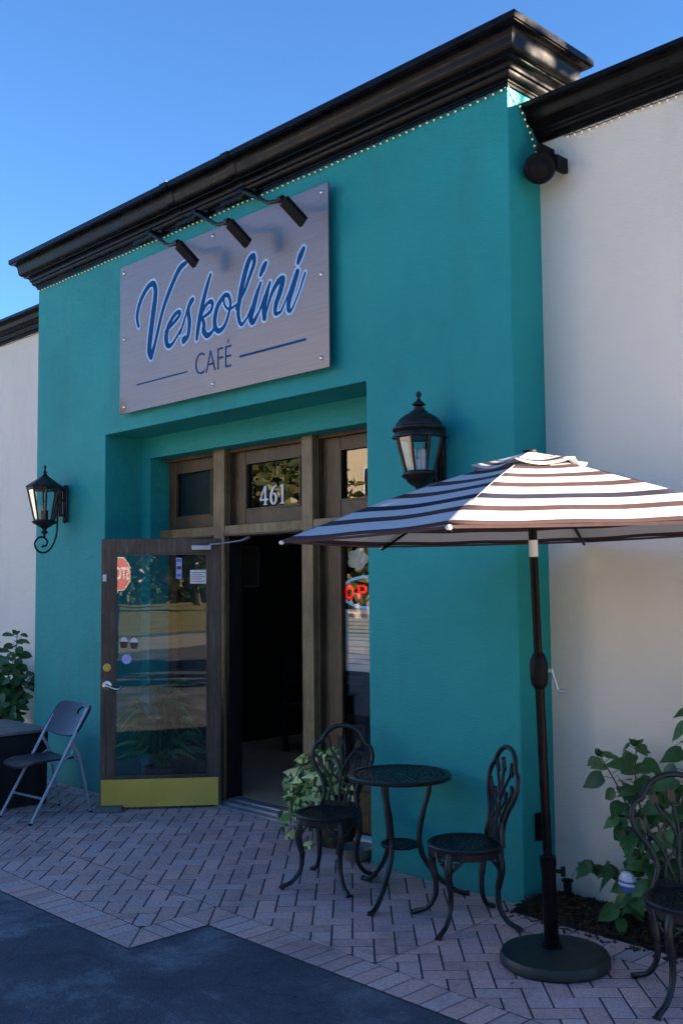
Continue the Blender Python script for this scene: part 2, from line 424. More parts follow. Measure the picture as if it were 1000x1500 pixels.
# cornices: real mouldings swept round the block with mitred corners
def arc(x0, z0, x1, z1, bulge, k=5):
    out = []
    for i in range(1, k + 1):
        t = i / k; a = t * math.pi / 2
        if bulge > 0: out.append((x0 + (x1 - x0) * math.sin(a), z0 + (z1 - z0) * (1 - math.cos(a))))
        else: out.append((x0 + (x1 - x0) * (1 - math.cos(a)), z0 + (z1 - z0) * math.sin(a)))
    return out
def profile(p, h):
    q = [(-.004, 0), (.06, 0), (.06, .06), (.10, .06), (.10, .10)] + arc(.10, .10, .24, .22, 1) + [(.24, .245), (.30, .245), (.30, .28)] + \
        arc(.30, .28, .46, .38, -1) + [(.50, .38), (.50, .42)] + arc(.50, .42, .68, .56, 1) + [(.70, .64)] + arc(.70, .64, .88, .82, -1) + \
        [(.955, .82), (.955, .85), (1, .85), (1, .985), (.985, 1), (-.004, 1.02)]
    return [(a * p, b * h) for a, b in q]
m = MB(); sweep(m, [(-W, 0, H), (0, 0, H), (0, .36, H), (-W, .36, H)], profile(.197, .275), True)
m.build('main_cornice', 'blackpaint', cafe, smooth=35)
for jx in (-2.95, -2.22):
    m = MB(); sweep(m, [(jx - .045, -.003, H), (jx + .045, -.003, H)], [(a, b * 1.012) for a, b in profile(.199, .275)]); m.build('joint_cover', 'blackpaint', cafe, smooth=35)
m = MB(); m.box(-W - .15, .15, -.15, .51, 4.585, 4.60); m.build('parapet_cap', 'blackpaint', cafe)
HC = 4.088
m = MB(); sweep(m, [(0.002, D, HC), (1.8, D, HC), (1.8, 5, HC)], profile(.175, .178)); m.build('side_cornice', 'blackpaint', cafe, smooth=35)
m = MB(); sweep(m, [(-14, D, HC), (-W - .002, D, HC)], profile(.175, .178)); m.build('side_cornice', 'blackpaint', cafe, smooth=35)

# timber screen: mullions, transom rail, sashes
YF = .45
ML = [(-3.200, -3.060), (-2.172, -2.058)]
def timber(name, mat, x0, x1, y0, y1, z0, z1, bv=.004):
    mm = MB(); mm.box(x0, x1, y0, y1, z0, z1); return mm.build(name, mat, cafe, bevel=bv)
for a, b in ML: timber('mullion', 'woodlight', a, b, YF, .605, 0, 2.70)
segs = [(-3.921, -3.2), (-3.06, -2.172), (-2.058, -1.21)]
for a, b in segs:
    timber('transom_rail', 'woodlight', a, b, YF + .004, .60, 2.022, 2.105)
    timber('head_rail', 'wood', a, b, .50, .60, 2.672, 2.70)
    timber('drip_moulding', 'wood', a, b, YF - .012, YF + .004, 2.022, 2.036, .003)
timber('door_jamb', 'darkwood', -3.06, -3.028, .47, .60, 0, 2.022)
timber('door_jamb', 'darkwood', -2.200, -2.172, .47, .60, 0, 2.022)
timber('stop_bead', 'wood', -2.058, -2.035, .485, .535, 2.105, 2.672, .002)
timber('stop_bead', 'wood', -3.06, -3.037, .485, .535, 2.105, 2.672, .002)
timber('stop_bead', 'wood', -2.058, -2.03, .485, .535, .02, 2.022, .002)
sashes = [(-3.921, -3.2, 2.105, 2.672, .104, .12, .10, .09, 'transom_window'), (-3.06, -2.172, 2.105, 2.672, .157, .1, .115, .09, 'transom_window'),
          (-2.058, -1.21, 2.105, 2.672, .195, .12, .12, .085, 'transom_window'),
          (-3.921, -3.2, .0, 2.022, .11, .11, .26, .10, 'side_window'), (-2.058, -1.21, .0, 2.022, .188, .12, .26, .10, 'side_window')]
panes = []
for x0, x1, z0, z1, l, r, b, t, nm in sashes:
    m = MB(); frame(m, x0, x1, z0, z1, .535, .585, l, r, b, t)
    f = m.build(nm, 'wood', cafe, bevel=.004)
    m = MB(); frame(m, x0 + l - .001, x1 - r + .001, z0 + b - .001, z1 - t + .001, .528, .545, .012, .012, .012, .012); m.build('glazing_bead', 'wood', f)
    m = MB(); m.add([(x0 + l - .01, .56, z0 + b - .01), (x1 - r + .01, .56, z0 + b - .01), (x1 - r + .01, .56, z1 - t + .01), (x0 + l - .01, .56, z1 - t + .01)], [(0, 1, 2, 3)]); p = m.build('pane', 'glass', f)
    panes.append(f)
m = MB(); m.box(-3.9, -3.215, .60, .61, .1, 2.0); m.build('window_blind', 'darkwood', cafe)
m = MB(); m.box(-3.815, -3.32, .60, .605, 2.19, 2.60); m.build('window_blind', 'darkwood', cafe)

# door number on the middle pane: upright serif numerals
def num461(parent):
    def flat(mm, polys, ox, oz, sc):
        for p in polys: mm.extrude([(ox + x * sc, oz + z * sc) for x, z in p], .5535, .557)
    mm = MB(); s = .145; ox, oz = -2.760, 2.247
    # 4
    flat(mm, [[(.30, 0), (.62, 0), (.62, .035), (.54, .06), (.54, 1.0), (.42, 1.0), (.38, .92), (.38, .06), (.30, .035)],
              [(.02, .24), (.38, .24), (.38, .33), (.02, .33)], [(.54, .24), (.68, .24), (.68, .33), (.54, .33)],
              [(.02, .33), (.12, .33), (.42, .90), (.42, 1.0), (.38, 1.0)]], ox, oz, s)
    # 6: ring + tail as a swept ribbon of changing width
    def ribbon(pts, w):
        P = spline([(x, 0, z) for x, z in pts], 5); n = len(P); L = []; Rr = []
        for i, p in enumerate(P):
            t = (P[min(i + 1, n - 1)] - P[max(i - 1, 0)]).normalized(); q = Vector((-t.z, 0, t.x))
            u = i / (n - 1) * (len(w) - 1); k = min(int(u), len(w) - 2); ww = w[k] + (w[k + 1] - w[k]) * (u - k)
            L.append(p + q * ww / 2); Rr.append(p - q * ww / 2)
        for i in range(n - 1):
            mm.extrude([(ox + q.x * s, oz + q.z * s) for q in (L[i], L[i + 1], Rr[i + 1], Rr[i])], .5535, .557)
    ribbon([(1.36, .97), (1.10, .84), (.94, .58), (.90, .34), (.98, .10), (1.12, .02), (1.26, .10), (1.32, .30), (1.25, .50), (1.10, .57), (.98, .48)], [.03, .12, .17, .18, .15, .06, .14, .17, .12, .05, .03])
    flat(mm, [[(1.62, 0), (2.0, 0), (2.0, .035), (1.89, .06), (1.89, 1.0), (1.80, 1.0), (1.62, .90), (1.62, .865), (1.73, .88), (1.73, .06), (1.62, .035)]], ox, oz, s)
    return mm.build('house_number', 'whitepaint', parent, weld=False)
num461(panes[1])

# threshold
m = MB(); m.box(-3.05, -1.95, .335, .40, -.004, .018); m.box(-3.05, -1.98, .40, .47, -.004, .034); m.box(-3.05, -1.98, .47, .56, -.004, .046)
m.build('threshold', 'alu', cafe, bevel=.003)

# interior: dark room with a brown tiled floor
m = MB(); m.box(-5.1, -.1, .585, 7, -.02, .042); m.build('interior_floor', 'tile', cafe)
m = MB(); m.box(-5.15, -5.1, .76, 7, 0, 3.2); m.box(-.1, -.05, .76, 7, 0, 3.2); m.box(-5.15, -.05, 7, 7.05, 0, 3.2); m.box(-5.15, -3.5, .76, 7.05, 3.2, 3.25); m.box(-1.7, -.05, .76, 7.05, 3.2, 3.25); m.box(-3.5, -1.7, .76, 1.2, 3.2, 3.25); m.box(-3.5, -1.7, 2.9, 7.05, 3.2, 3.25)  # ceiling left open below the added skylight
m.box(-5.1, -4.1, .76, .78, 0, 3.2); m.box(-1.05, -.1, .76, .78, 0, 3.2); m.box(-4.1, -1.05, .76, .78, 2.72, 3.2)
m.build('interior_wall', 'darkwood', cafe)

# outlet cover on the return face
ob = MB(); ob.box(.001, .03, .10, .17, .31, .45); ob.box(.03, .04, .108, .162, .32, .44)
o = ob.build('outlet_cover', 'blackplastic', None, bevel=.006); tag(o, 'black weatherproof outlet cover low on the teal return wall behind the umbrella pole', 'outlet cover')

# open glazed door, child of the building
A, B = Vector((-2.985, .36)), Vector((-3.545, -.33)); LT = (A - B).normalized(); LL = (A - B).length
ang = math.atan2(LT.y, LT.x)
DM = Matrix.Translation((B.x, B.y, 0)) @ Matrix.Rotation(ang, 4, 'Z')     # local x along leaf from free edge, local -y faces the street
door_z0, door_z1 = .014, 2.002
def dbox(mm, x0, x1, y0, y1, z0, z1): mm.box(x0, x1, y0, y1, z0, z1, DM)
m = MB()
for x0, x1, z0, z1 in ((0, .103, door_z0, door_z1), (.789, LL, door_z0, door_z1)): dbox(m, x0, x1, 0, .045, z0, z1)
dbox(m, .103, .789, .002, .043, door_z0, .236); dbox(m, .103, .789, .002, .043, 1.893, door_z1)
door = m.build('door', 'doorwood', cafe, bevel=.004)
m = MB()
for x0, x1, z0, z1 in ((.101, .113, .236, 1.893), (.779, .791, .236, 1.893), (.113, .779, .236, .248), (.113, .779, 1.881, 1.893)): dbox(m, x0, x1, -.004, .02, z0, z1)
m.build('glazing_bead', 'doorwood', door)
m = MB(); m.add([DM @ Vector(q) for q in ((.10, .022, .234), (.79, .022, .234), (.79, .022, 1.895), (.10, .022, 1.895))], [(0, 1, 2, 3)]); m.build('glass_pane', 'doorglass', door)
m = MB(); dbox(m, .008, .868, -.004, -.0005, .019, .222); m.build('kick_plate', 'brass', door, bevel=.001)
m = MB(); dbox(m, .67, .82, -.045, -.001, 1.912, 1.952); m.build('door_closer', 'alu', door, bevel=.006)
m = MB(); m.tube([DM @ Vector((.80, -.03, 1.955)), DM @ Vector((.90, -.05, 1.962)), Vector((-2.82, .44, 1.985))], .006); m.tube([Vector((-2.82, .44, 1.985)), Vector((-2.80, .49, 2.01))], .012); m.build('closer_arm', 'alu', door)
def dcyl(mm, x, z, r, l, y=0): mm.lathe([(r * .9, 0), (r, l * .3), (r, l * .8), (r * .7, l), (0, l)], 16, DM @ Matrix.Translation((x, y, z)) @ Matrix.Rotation(R(90), 4, 'X'))
m = MB(); dcyl(m, .049, 1.045, .030, .016); m.lathe([(.012, 0), (.012, .012), (0, .012)], 10, DM @ Matrix.Translation((.049, -.016, 1.045)) @ Matrix.Rotation(R(90), 4, 'X')); m.build('deadbolt', 'brass', door, smooth=40)
m = MB(); dcyl(m, .05, .915, .034, .018); dcyl(m, .05, .915, .012, .05)
m.tube(spline([DM @ Vector(q) for q in ((.05, -.05, .915), (.08, -.058, .905), (.115, -.06, .890), (.145, -.055, .892), (.155, -.045, .905))], 4), [.013] * 4 + [.010] * 8 + [.008] * 5, 8)
m.build('door_handle', 'chrome', door, smooth=50)
m = MB(); dbox(m, .012, .038, -.005, 0, 1.685, 1.735); m.build('strike_label', 'whitepaint', door)
YG = .014
m = MB(); dbox(m, .554, .595, YG, YG + .003, 1.70, 1.858); m.build('hours_sticker', 'lilac', door)
m = MB(); dbox(m, .560, .589, YG - .002, YG - .0005, 1.715, 1.735); m.build('sticker_print', 'paperblue', door)
m = MB(); dbox(m, .560, .589, YG - .002, YG - .0005, 1.77, 1.795); m.build('sticker_print', 'brownprint', door)
m = MB(); dbox(m, .560, .589, YG - .002, YG - .0005, 1.825, 1.85); m.build('sticker_print', 'paperblue', door)
m = MB(); dbox(m, .658, .778, YG, YG + .003, 1.662, 1.765); m.build('paper_notice', 'paper', door)
m = MB()
for k in range(5): dbox(m, .668, .768 - .02 * (k % 2), YG - .002, YG - .0005, 1.678 + k * .016, 1.683 + k * .016)
m.build('notice_print', 'ink', door)
m = MB(); m.lathe([(0, 0), (.036, 0), (.036, .002), (0, .002)], 24, DM @ Matrix.Translation((.189, YG, 1.104)) @ Matrix.Rotation(R(90), 4, 'X')); m.build('round_sticker', 'lilac', door)
for cx_, cz_ in ((.168, 1.222), (.243, 1.215)):
    m = MB(); m.extrude([(cx_ - .022, cz_ - .035), (cx_ + .022, cz_ - .035), (cx_ + .032, cz_ + .012), (cx_ - .032, cz_ + .012)], YG - .002, YG, DM); m.build('cup_sticker', 'brownprint', door)
    m = MB(); m.extrude([(cx_ + .034 * math.cos(a) * (1 if math.sin(a) < .3 else .8), cz_ + .012 + .036 * max(0, math.sin(a))) for a in [math.pi * k / 8 for k in range(9)]], YG - .003, YG - .001, DM); m.build('cup_cream', 'whitepaint', door)

o = MB(); o.box(-.02, .175, -.10, -.012, 0, .038, DM)
o = o.build('brick', 'concrete', None, bevel=.006); tag(o, 'loose grey brick holding the open glass door at its free corner', 'brick')

# ------------------------------------------------------------------ THE CAFE SIGN
sign = empty('cafe_sign', (0, 0, 0), label='brushed steel sign with blue script lettering on the teal wall above the door', cat='sign')
m = MB(); m.box(-3.729, -1.337, -.064, -.054, 2.995, 4.174); m.build('panel', 'signpanel', sign, bevel=.0015)
SX = [(-3.675, 4.118), (-3.669, 3.586), (-3.663, 3.048), (-2.522, 4.127), (-2.522, 3.063), (-1.396, 4.121), (-1.402, 3.595), (-1.408, 3.062)]
s0 = MB(); s0.lathe([(.016, 0), (.016, .003), (.010, .009), (0, .011)], 12, Matrix.Translation((0, -.064, 0)) @ Matrix.Rotation(R(90), 4, 'X')); s0.lathe([(.006, 0), (.006, .055)], 8, Matrix.Translation((0, 0, 0)) @ Matrix.Rotation(R(90), 4, 'X'))
s0 = s0.build('screw', 'chrome', sign, smooth=40); s0.location = (SX[0][0], 0, SX[0][1])
for x, z in SX[1:]:
    c = s0.copy(); COL.objects.link(c); c.parent = sign; c.location = (x, 0, z)
STROKES = [[[-3.464,3.652,0.0272],[-3.486,3.735,0.04],[-3.439,3.846,0.0448],[-3.345,3.931,0.044],[-3.268,3.946,0.0456],[-3.237,3.892,0.0528],[-3.242,3.819,0.0576],[-3.274,3.678,0.0608],[-3.306,3.522,0.0608],[-3.316,3.435,0.0584],[-3.292,3.384,0.048]],[[-3.292,3.384,0.048],[-3.239,3.481,0.0376],[-3.14,3.711,0.04],[-3.041,3.857,0.0456],[-2.944,3.966,0.0472],[-2.892,3.997,0.0456],[-2.844,4.007,0.0312]],[[-3.104,3.544,0.0256],[-3.006,3.586,0.0272],[-2.934,3.626,0.032],[-2.919,3.652,0.0312],[-2.951,3.661,0.032],[-3.016,3.628,0.0368],[-3.07,3.566,0.0464],[-3.094,3.498,0.0512],[-3.074,3.434,0.0416],[-3.005,3.442,0.0272],[-2.871,3.557,0.0192]],[[-2.914,3.494,0.02],[-2.843,3.623,0.024],[-2.796,3.701,0.0304],[-2.761,3.716,0.0344],[-2.815,3.659,0.04],[-2.801,3.558,0.0424],[-2.819,3.462,0.0392],[-2.876,3.423,0.0312]],[[-2.876,3.423,0.0312],[-2.885,3.446,0.024],[-2.857,3.462,0.02]],[[-2.549,3.851,0.0248],[-2.59,3.78,0.0384],[-2.639,3.666,0.0472],[-2.676,3.562,0.0472],[-2.698,3.482,0.0424],[-2.712,3.418,0.0296]],[[-2.685,3.535,0.0192],[-2.617,3.63,0.0256],[-2.556,3.659,0.0312],[-2.527,3.636,0.0336],[-2.554,3.586,0.0296],[-2.648,3.559,0.0208]],[[-2.648,3.559,0.0248],[-2.626,3.51,0.0384],[-2.63,3.463,0.0464],[-2.589,3.42,0.0416],[-2.531,3.437,0.0288],[-2.492,3.474,0.0208]],[[-2.395,3.667,0.032],[-2.461,3.615,0.0416],[-2.496,3.54,0.0456],[-2.496,3.465,0.0432],[-2.452,3.428,0.0368],[-2.391,3.452,0.0304],[-2.344,3.524,0.0264],[-2.322,3.6,0.0272],[-2.348,3.66,0.032],[-2.395,3.667,0.032]],[[-2.395,3.667,0.024],[-2.391,3.608,0.02],[-2.335,3.56,0.0192],[-2.229,3.584,0.0168]],[[-2.263,3.548,0.0176],[-2.171,3.649,0.0272],[-2.101,3.759,0.0344],[-2.064,3.823,0.0384],[-2.072,3.875,0.0384],[-2.121,3.85,0.0464],[-2.175,3.743,0.0512],[-2.217,3.618,0.0472],[-2.238,3.516,0.0392],[-2.205,3.427,0.0272],[-2.139,3.462,0.0168]],[[-2.139,3.462,0.0192],[-2.094,3.524,0.0168]],[[-1.996,3.67,0.0224],[-2.041,3.594,0.0416],[-2.077,3.51,0.0496],[-2.102,3.449,0.0456],[-2.074,3.42,0.0384],[-2.009,3.483,0.0184]],[[-1.944,3.792,0.0336],[-1.972,3.76,0.0488],[-1.996,3.726,0.0304]],[[-2.009,3.483,0.0184],[-1.967,3.54,0.0336],[-1.947,3.562,0.044],[-1.961,3.493,0.044],[-1.954,3.421,0.0256]],[[-1.901,3.653,0.0216],[-1.933,3.585,0.0408],[-1.961,3.493,0.044],[-1.958,3.424,0.0408]],[[-1.942,3.457,0.0184],[-1.882,3.574,0.0288],[-1.816,3.639,0.0432],[-1.77,3.644,0.0464],[-1.798,3.568,0.0472],[-1.84,3.494,0.0432],[-1.845,3.431,0.0288],[-1.791,3.433,0.0176]],[[-1.791,3.433,0.0176],[-1.714,3.538,0.0168],[-1.628,3.664,0.0384],[-1.673,3.567,0.0456],[-1.711,3.487,0.0424],[-1.715,3.431,0.0352],[-1.682,3.43,0.0176],[-1.605,3.54,0.0152]],[[-1.605,3.54,0.0152],[-1.568,3.612,0.0184],[-1.553,3.638,0.0152]],[[-1.568,3.799,0.0344],[-1.597,3.761,0.048],[-1.62,3.721,0.0312]]]
import numpy as np
def letter_field():
    """distance field of all brush strokes on a fine grid over the panel"""
    x0, x1, z0, z1, h = -3.70, -1.38, 3.14, 4.10, .0030
    xs = np.arange(x0, x1, h); zs = np.arange(z0, z1, h); F = np.full((len(zs), len(xs)), 1.0)
    for st in STROKES:
        P = spline([(a, b, 0) for a, b, c in st], 14); n = len(P)
        for i in range(n):
            u = i / (n - 1) * (len(st) - 1); k = min(int(u), len(st) - 2); r = (st[k][2] + (st[k + 1][2] - st[k][2]) * (u - k)) / 2
            R_ = r + .03; a0, a1 = int((P[i].x - R_ - x0) / h), int((P[i].x + R_ - x0) / h) + 1; b0_, b1_ = int((P[i].y - R_ - z0) / h), int((P[i].y + R_ - z0) / h) + 1
            a0, b0_ = max(a0, 0), max(b0_, 0)
            X, Z = np.meshgrid(xs[a0:a1], zs[b0_:b1_]); d = np.hypot(X - P[i].x, Z - P[i].y) - r
            F[b0_:b1_, a0:a1] = np.minimum(F[b0_:b1_, a0:a1], d)
    return xs, zs, F
FX, FZ, FF = letter_field()
def lettershape(name, mat, grow, y):
    G = FF - grow; V = {}; vs = []; fs = []
    def vid(key, p):
        if key not in V: V[key] = len(vs); vs.append((p[0], y, p[1]))
        return V[key]
    ins = G < 0; cells = np.argwhere(ins[:-1, :-1] | ins[1:, :-1] | ins[:-1, 1:] | ins[1:, 1:])
    for b, a in cells:
        cs = [(b, a), (b, a + 1), (b + 1, a + 1), (b + 1, a)]; poly = []
        for q in range(4):
            c, d = cs[q], cs[(q + 1) % 4]; gc, gd = G[c], G[d]
            if gc < 0: poly.append(vid(c, (FX[c[1]], FZ[c[0]])))
            if (gc < 0) != (gd < 0):
                t = gc / (gc - gd); key = ('e',) + (c + d if c < d else d + c)
                poly.append(vid(key, (FX[c[1]] + (FX[d[1]] - FX[c[1]]) * t, FZ[c[0]] + (FZ[d[0]] - FZ[c[0]]) * t)))
        if len(poly) >= 3: fs.append(tuple(poly))
    mm = MB(); mm.add(vs, fs); return mm.build(name, mat, sign, weld=False)
lettershape('lettering_halo', 'signhalo2', .019, -.0646)
lettershape('lettering_outline', 'signhalo', .0115, -.0654)
lettershape('script_lettering', 'signblue', .0005, -.0662)
TM = Matrix.Translation((-2.525, -.0655, 3.222)) @ Matrix.Rotation(R(90), 4, 'X')
text_mesh('cafe_lettering', 'CAF\u00c9', .232, 'signblue', sign, TM, .001, xs=.80, off=-.0035)
m = MB(); m.box(-3.49, -2.83, -.0665, -.0642, 3.193, 3.203); m.build('rule_line', 'signblue', sign)
m = MB(); m.box(-2.222, -1.551, -.0665, -.0642, 3.199, 3.215); m.build('rule_line', 'signblue', sign)

# gooseneck sign lights
lamp = empty('sign_light', (-2.578, 0, 4.024))
m = MB(); m.box(-1.0, -.60, -.05, -.03, .295, .33); m.box(-.66, -.60, -.16, -.03, .27, .30); m.build('mounting_bar', 'blackpaint', lamp, bevel=.004)
m = MB(); m.tube([(-.80, -.035, .31), (-.615, -.15, .275), (-.56, -.17, .25), (-.255, -.245, .075), (-.20, -.262, .055), (-.07, -.28, .03)], .014, 8); m.build('arm', 'blackpaint', lamp, smooth=40)
m = MB(); m.tube([(-.10, -.275, .04), (-.055, -.283, .035)], .022, 8); m.tube([(-.08, -.28, .04), (.0, -.30, .01)], .009, 6); m.build('knuckle', 'blackpaint', lamp, smooth=40)
h0, h1 = Vector((-.01, -.315, .0)), Vector((.085, -.205, -.165))
ax = (h1 - h0).normalized(); side = Vector((1, 0, 0)); side = (side - ax * side.dot(ax)).normalized(); nn = ax.cross(side)
HM = Matrix((( side.x, nn.x, ax.x, h0.x), (side.y, nn.y, ax.y, h0.y), (side.z, nn.z, ax.z, h0.z), (0, 0, 0, 1)))
m = MB(); m.box(-.038, .038, -.016, .016, 0, .185, HM)
for k in range(7): m.box(-.032, .032, .016, .0175, .014 + k * .023, .022 + k * .023, HM)
m.build('lamp_head', 'blackplastic', lamp, bevel=.006)
m = MB(); m.box(-.032, .032, -.019, -.0155, .012, .172, HM); m.build('lens', 'whitepaint', lamp)
tag(lamp, 'black gooseneck floodlight over the sign, leftmost of three, above the letter V', 'sign light', 'floodlights above the sign')
for x, l in ((-2.004, 'black gooseneck floodlight over the sign, middle of three'), (-1.461, 'black gooseneck floodlight over the sign, nearest its upper right corner')):
    c = copy_tree(lamp); c.location.x = x; c['label'] = l

# ------------------------------------------------------------------ string lights
b0 = MB(); b0.sphere((0, 0, -.007), .0052, 8, 5, (1, 1, 1.3)); BULB = b0.build('bulb', 'bulb', None, smooth=60); first = [True]
def string(pts, n, label, group=None):
    t = empty('string_light', pts[0], label=label, cat='string lights'); P = [Vector(p) - Vector(pts[0]) for p in pts]
    sm = MB(); sm.tube(P, .0028, 5)
    seglen = [(P[i + 1] - P[i]).length for i in range(len(P) - 1)]; tot = sum(seglen)
    spots = []
    for k in range(n):
        d = (k + .5) / n * tot
        for i, L in enumerate(seglen):
            if d <= L: break
            d -= L
        spots.append(P[i].lerp(P[i + 1], d / L))
    for q in spots: sm.lathe([(.0042, -.004), (.0042, .006)], 6, Matrix.Translation(q))
    sm.build('wire', 'darkwood', t)
    for q in spots:
        if first[0]: b = BULB; first[0] = False
        else: b = BULB.copy(); COL.objects.link(b)
        b.parent = t; b.location = q
    return t
def sag(x0, x1, y, z, n, s):
    out = []
    for i in range(n + 1):
        for j in range(4):
            if i == n and j: break
            out.append((x0 + (x1 - x0) * (i + j / 4) / n, y, z - s * math.sin(math.pi * j / 4) + rnd(-.001, .001)))
    return out
string(sag(-W + .01, -.005, -.014, H - .012, 9, .006), 98, 'string of warm bulbs under the main cornice across the teal front')
string([(.012, -.012, H - .005), (.014, .03, H - .03), (.018, .08, H - .07), (.022, .12, H - .14), (.028, .17, H - .22), (.034, .20, H - .29), (.03, .235, H - .36)], 12, 'short string of warm bulbs drooping down the return beside the speaker')
string(sag(.17, 1.75, D - .012, HC - .012, 4, .006), 35, 'string of warm bulbs under the cornice on the right white wall')
string(sag(-8.2, -W - .02, D - .012, HC - .012, 7, .006), 62, 'string of warm bulbs under the cornice on the left white wall')

# ------------------------------------------------------------------ speaker in the corner
SPS = .88
sp = empty('outdoor_speaker', (.105, .13, 3.875), label='round black outdoor speaker mounted in the corner under the white wall cornice', cat='speaker')
fd = Vector((.62, -.70, -.30)).normalized(); q = fd.to_track_quat('Z', 'Y').to_matrix().to_4x4()
m = MB(); m.lathe([(0, -.11), (.05, -.105), (.078, -.08), (.092, -.03), (.096, .02), (.092, .045), (.084, .055)], 28, q); m.build('housing', 'blackplastic', sp, smooth=50)
m = MB(); m.lathe([(.084, .052), (.082, .064), (.07, .060), (.066, .052), (.04, .062), (.03, .070), (0, .073)], 28, q); m.build('grille', 'blackplastic', sp, smooth=50)
m = MB(); m.box(-.012, .012, -.01, .155, .06, .16); m.box(.07, .105, .04, .155, -.02, .07); m.tube([(.0, 0, .08), (.05, .06, .09), (.09, .10, .05)], .016, 8); m.build('bracket', 'blackplastic', sp, bevel=.004)

sp.scale = (SPS, SPS, SPS)
# ------------------------------------------------------------------ wall lanterns
def hexring(mm, r0, z0, r1, z1, n=6): mm.lathe([(r0, z0), (r1, z1)], n, ph=math.pi / 6)
def cage(root, rt, zt, rb, zb, mat, glass, nside):
    bars = MB(); g = MB()
    for k in range(nside):
        a = k * TAU / nside + math.pi / nside; a2 = a + TAU / nside
        p = Vector((rt * math.cos(a), rt * math.sin(a), zt)); q_ = Vector((rb * math.cos(a), rb * math.sin(a), zb))
        bars.tube([p, q_], [.0085, .0075], 6)
        p2 = Vector((rt * math.cos(a2), rt * math.sin(a2), zt)); q2 = Vector((rb * math.cos(a2), rb * math.sin(a2), zb))
        g.add([p, p2, q2, q_], [(0, 1, 2, 3)])
        bars.tube([p, p2], .007, 6); bars.tube([q_, q2], .007, 6)
    bars.build('frame_bars', mat, root); g.build('glass_panes', glass, root)
la = empty('wall_lantern', (-.53, -.155, 0), label='large bronze wall lantern with a domed cap, right of the doorway above the umbrella', cat='wall lantern')
m = MB(); m.lathe([(.152, 2.452), (.150, 2.462), (.138, 2.468), (.134, 2.480), (.142, 2.486), (.150, 2.497), (.148, 2.507), (.132, 2.515), (.128, 2.53), (.110, 2.556), (.082, 2.578), (.052, 2.592), (.048, 2.60), (.034, 2.606), (.030, 2.622), (0, 2.622)], 28)
m.build('cap', 'bronze', la, smooth=38)
m = MB(); m.lathe([(0, 2.61), (.014, 2.616), (.016, 2.628), (.038, 2.636), (.034, 2.646), (.014, 2.660), (.009, 2.672), (.009, 2.682), (.016, 2.690), (.016, 2.70), (.008, 2.712), (0, 2.714)], 18); m.build('finial', 'bronze', la, smooth=40)
cage(la, .132, 2.455, .082, 2.262, 'bronze', 'lampglass', 8)
m = MB(); m.lathe([(.0, 2.268), (.086, 2.266), (.094, 2.258), (.094, 2.250), (.102, 2.244), (.098, 2.234), (.078, 2.222), (.070, 2.206), (.046, 2.190), (.028, 2.180), (.022, 2.166), (.012, 2.156), (0, 2.154)], 28); m.build('base_cup', 'bronze', la, smooth=38)
m = MB(); m.lathe([(.02, 2.27), (.018, 2.275), (.018, 2.33), (.014, 2.332), (0, 2.333)], 14)
for a in (0, 2.1, 4.2): m.lathe([(.011, 2.27), (.011, 2.345), (.014, 2.36), (.011, 2.385), (0, 2.40)], 10, Matrix.Translation((.03 * math.cos(a), .03 * math.sin(a), 0)))
m.build('candle_bulb', 'whitepaint', la, smooth=40)
m = MB()
m.extrude([(-.062, 2.20), (.062, 2.20), (.062, 2.50), (.048, 2.525), (.03, 2.55), (0, 2.56), (-.03, 2.55), (-.048, 2.525), (-.062, 2.50)], .136, .156)
m.extrude([(-.04, 2.22), (.04, 2.22), (.04, 2.49), (.03, 2.51), (-.03, 2.51), (-.04, 2.49)], .126, .136)
m.build('back_plate', 'bronze', la, bevel=.004)
m = MB(); m.tube(spline([(0, .13, 2.50), (0, .11, 2.535), (0, .06, 2.53), (0, .04, 2.52)], 4), .014, 8); m.tube([(0, .14, 2.475), (0, .06, 2.475)], .013, 8); m.tube(spline([(0, .135, 2.24), (0, .11, 2.22), (0, .09, 2.215), (0, .06, 2.235)], 4), .011, 8)
m.tube([(-.02, .115, 2.22), (-.02, .115, 2.48)], .009, 6); m.tube([(.02, .115, 2.22), (.02, .115, 2.48)], .009, 6); m.build('bracket_arm', 'bronze', la, smooth=40)

lb = empty('wall_lantern', (-4.652, -.205, 0), label='slim black wall lantern with pointed roof and scroll arm, left of the doorway', cat='wall lantern')
m = MB(); m.lathe([(.150, 2.462), (.150, 2.476), (.158, 2.482), (.152, 2.49), (.105, 2.522), (.055, 2.556), (.030, 2.575), (0, 2.578)], 8, ph=math.pi / 8); m.build('cap', 'bronze', lb, smooth=20)
m = MB(); m.lathe([(0, 2.57), (.016, 2.574), (.026, 2.586), (.012, 2.594), (.010, 2.60), (.024, 2.608), (.008, 2.618), (.008, 2.64), (.013, 2.65), (.007, 2.664), (0, 2.668)], 14); m.build('finial', 'bronze', lb, smooth=40)
cage(lb, .138, 2.462, .080, 2.20, 'bronze', 'lampglass', 8)
m = MB(); m.lathe([(0, 2.205), (.085, 2.203), (.104, 2.192), (.098, 2.180), (.062, 2.160), (.034, 2.142), (.018, 2.130), (.016, 2.118), (.030, 2.108), (.030, 2.098), (.012, 2.086), (.010, 2.06), (0, 2.05)], 20); m.build('base_cup', 'bronze', lb, smooth=38)
m = MB(); m.lathe([(.030, 2.205), (.030, 2.285), (0, 2.286)], 14); m.build('bulb_socket', 'blackplastic', lb, smooth=40)
m = MB(); m.lathe([(.014, 2.286), (.02, 2.30), (.024, 2.33), (.016, 2.36), (0, 2.37)], 12); m.build('lamp_bulb', 'lampglass', lb, smooth=60)
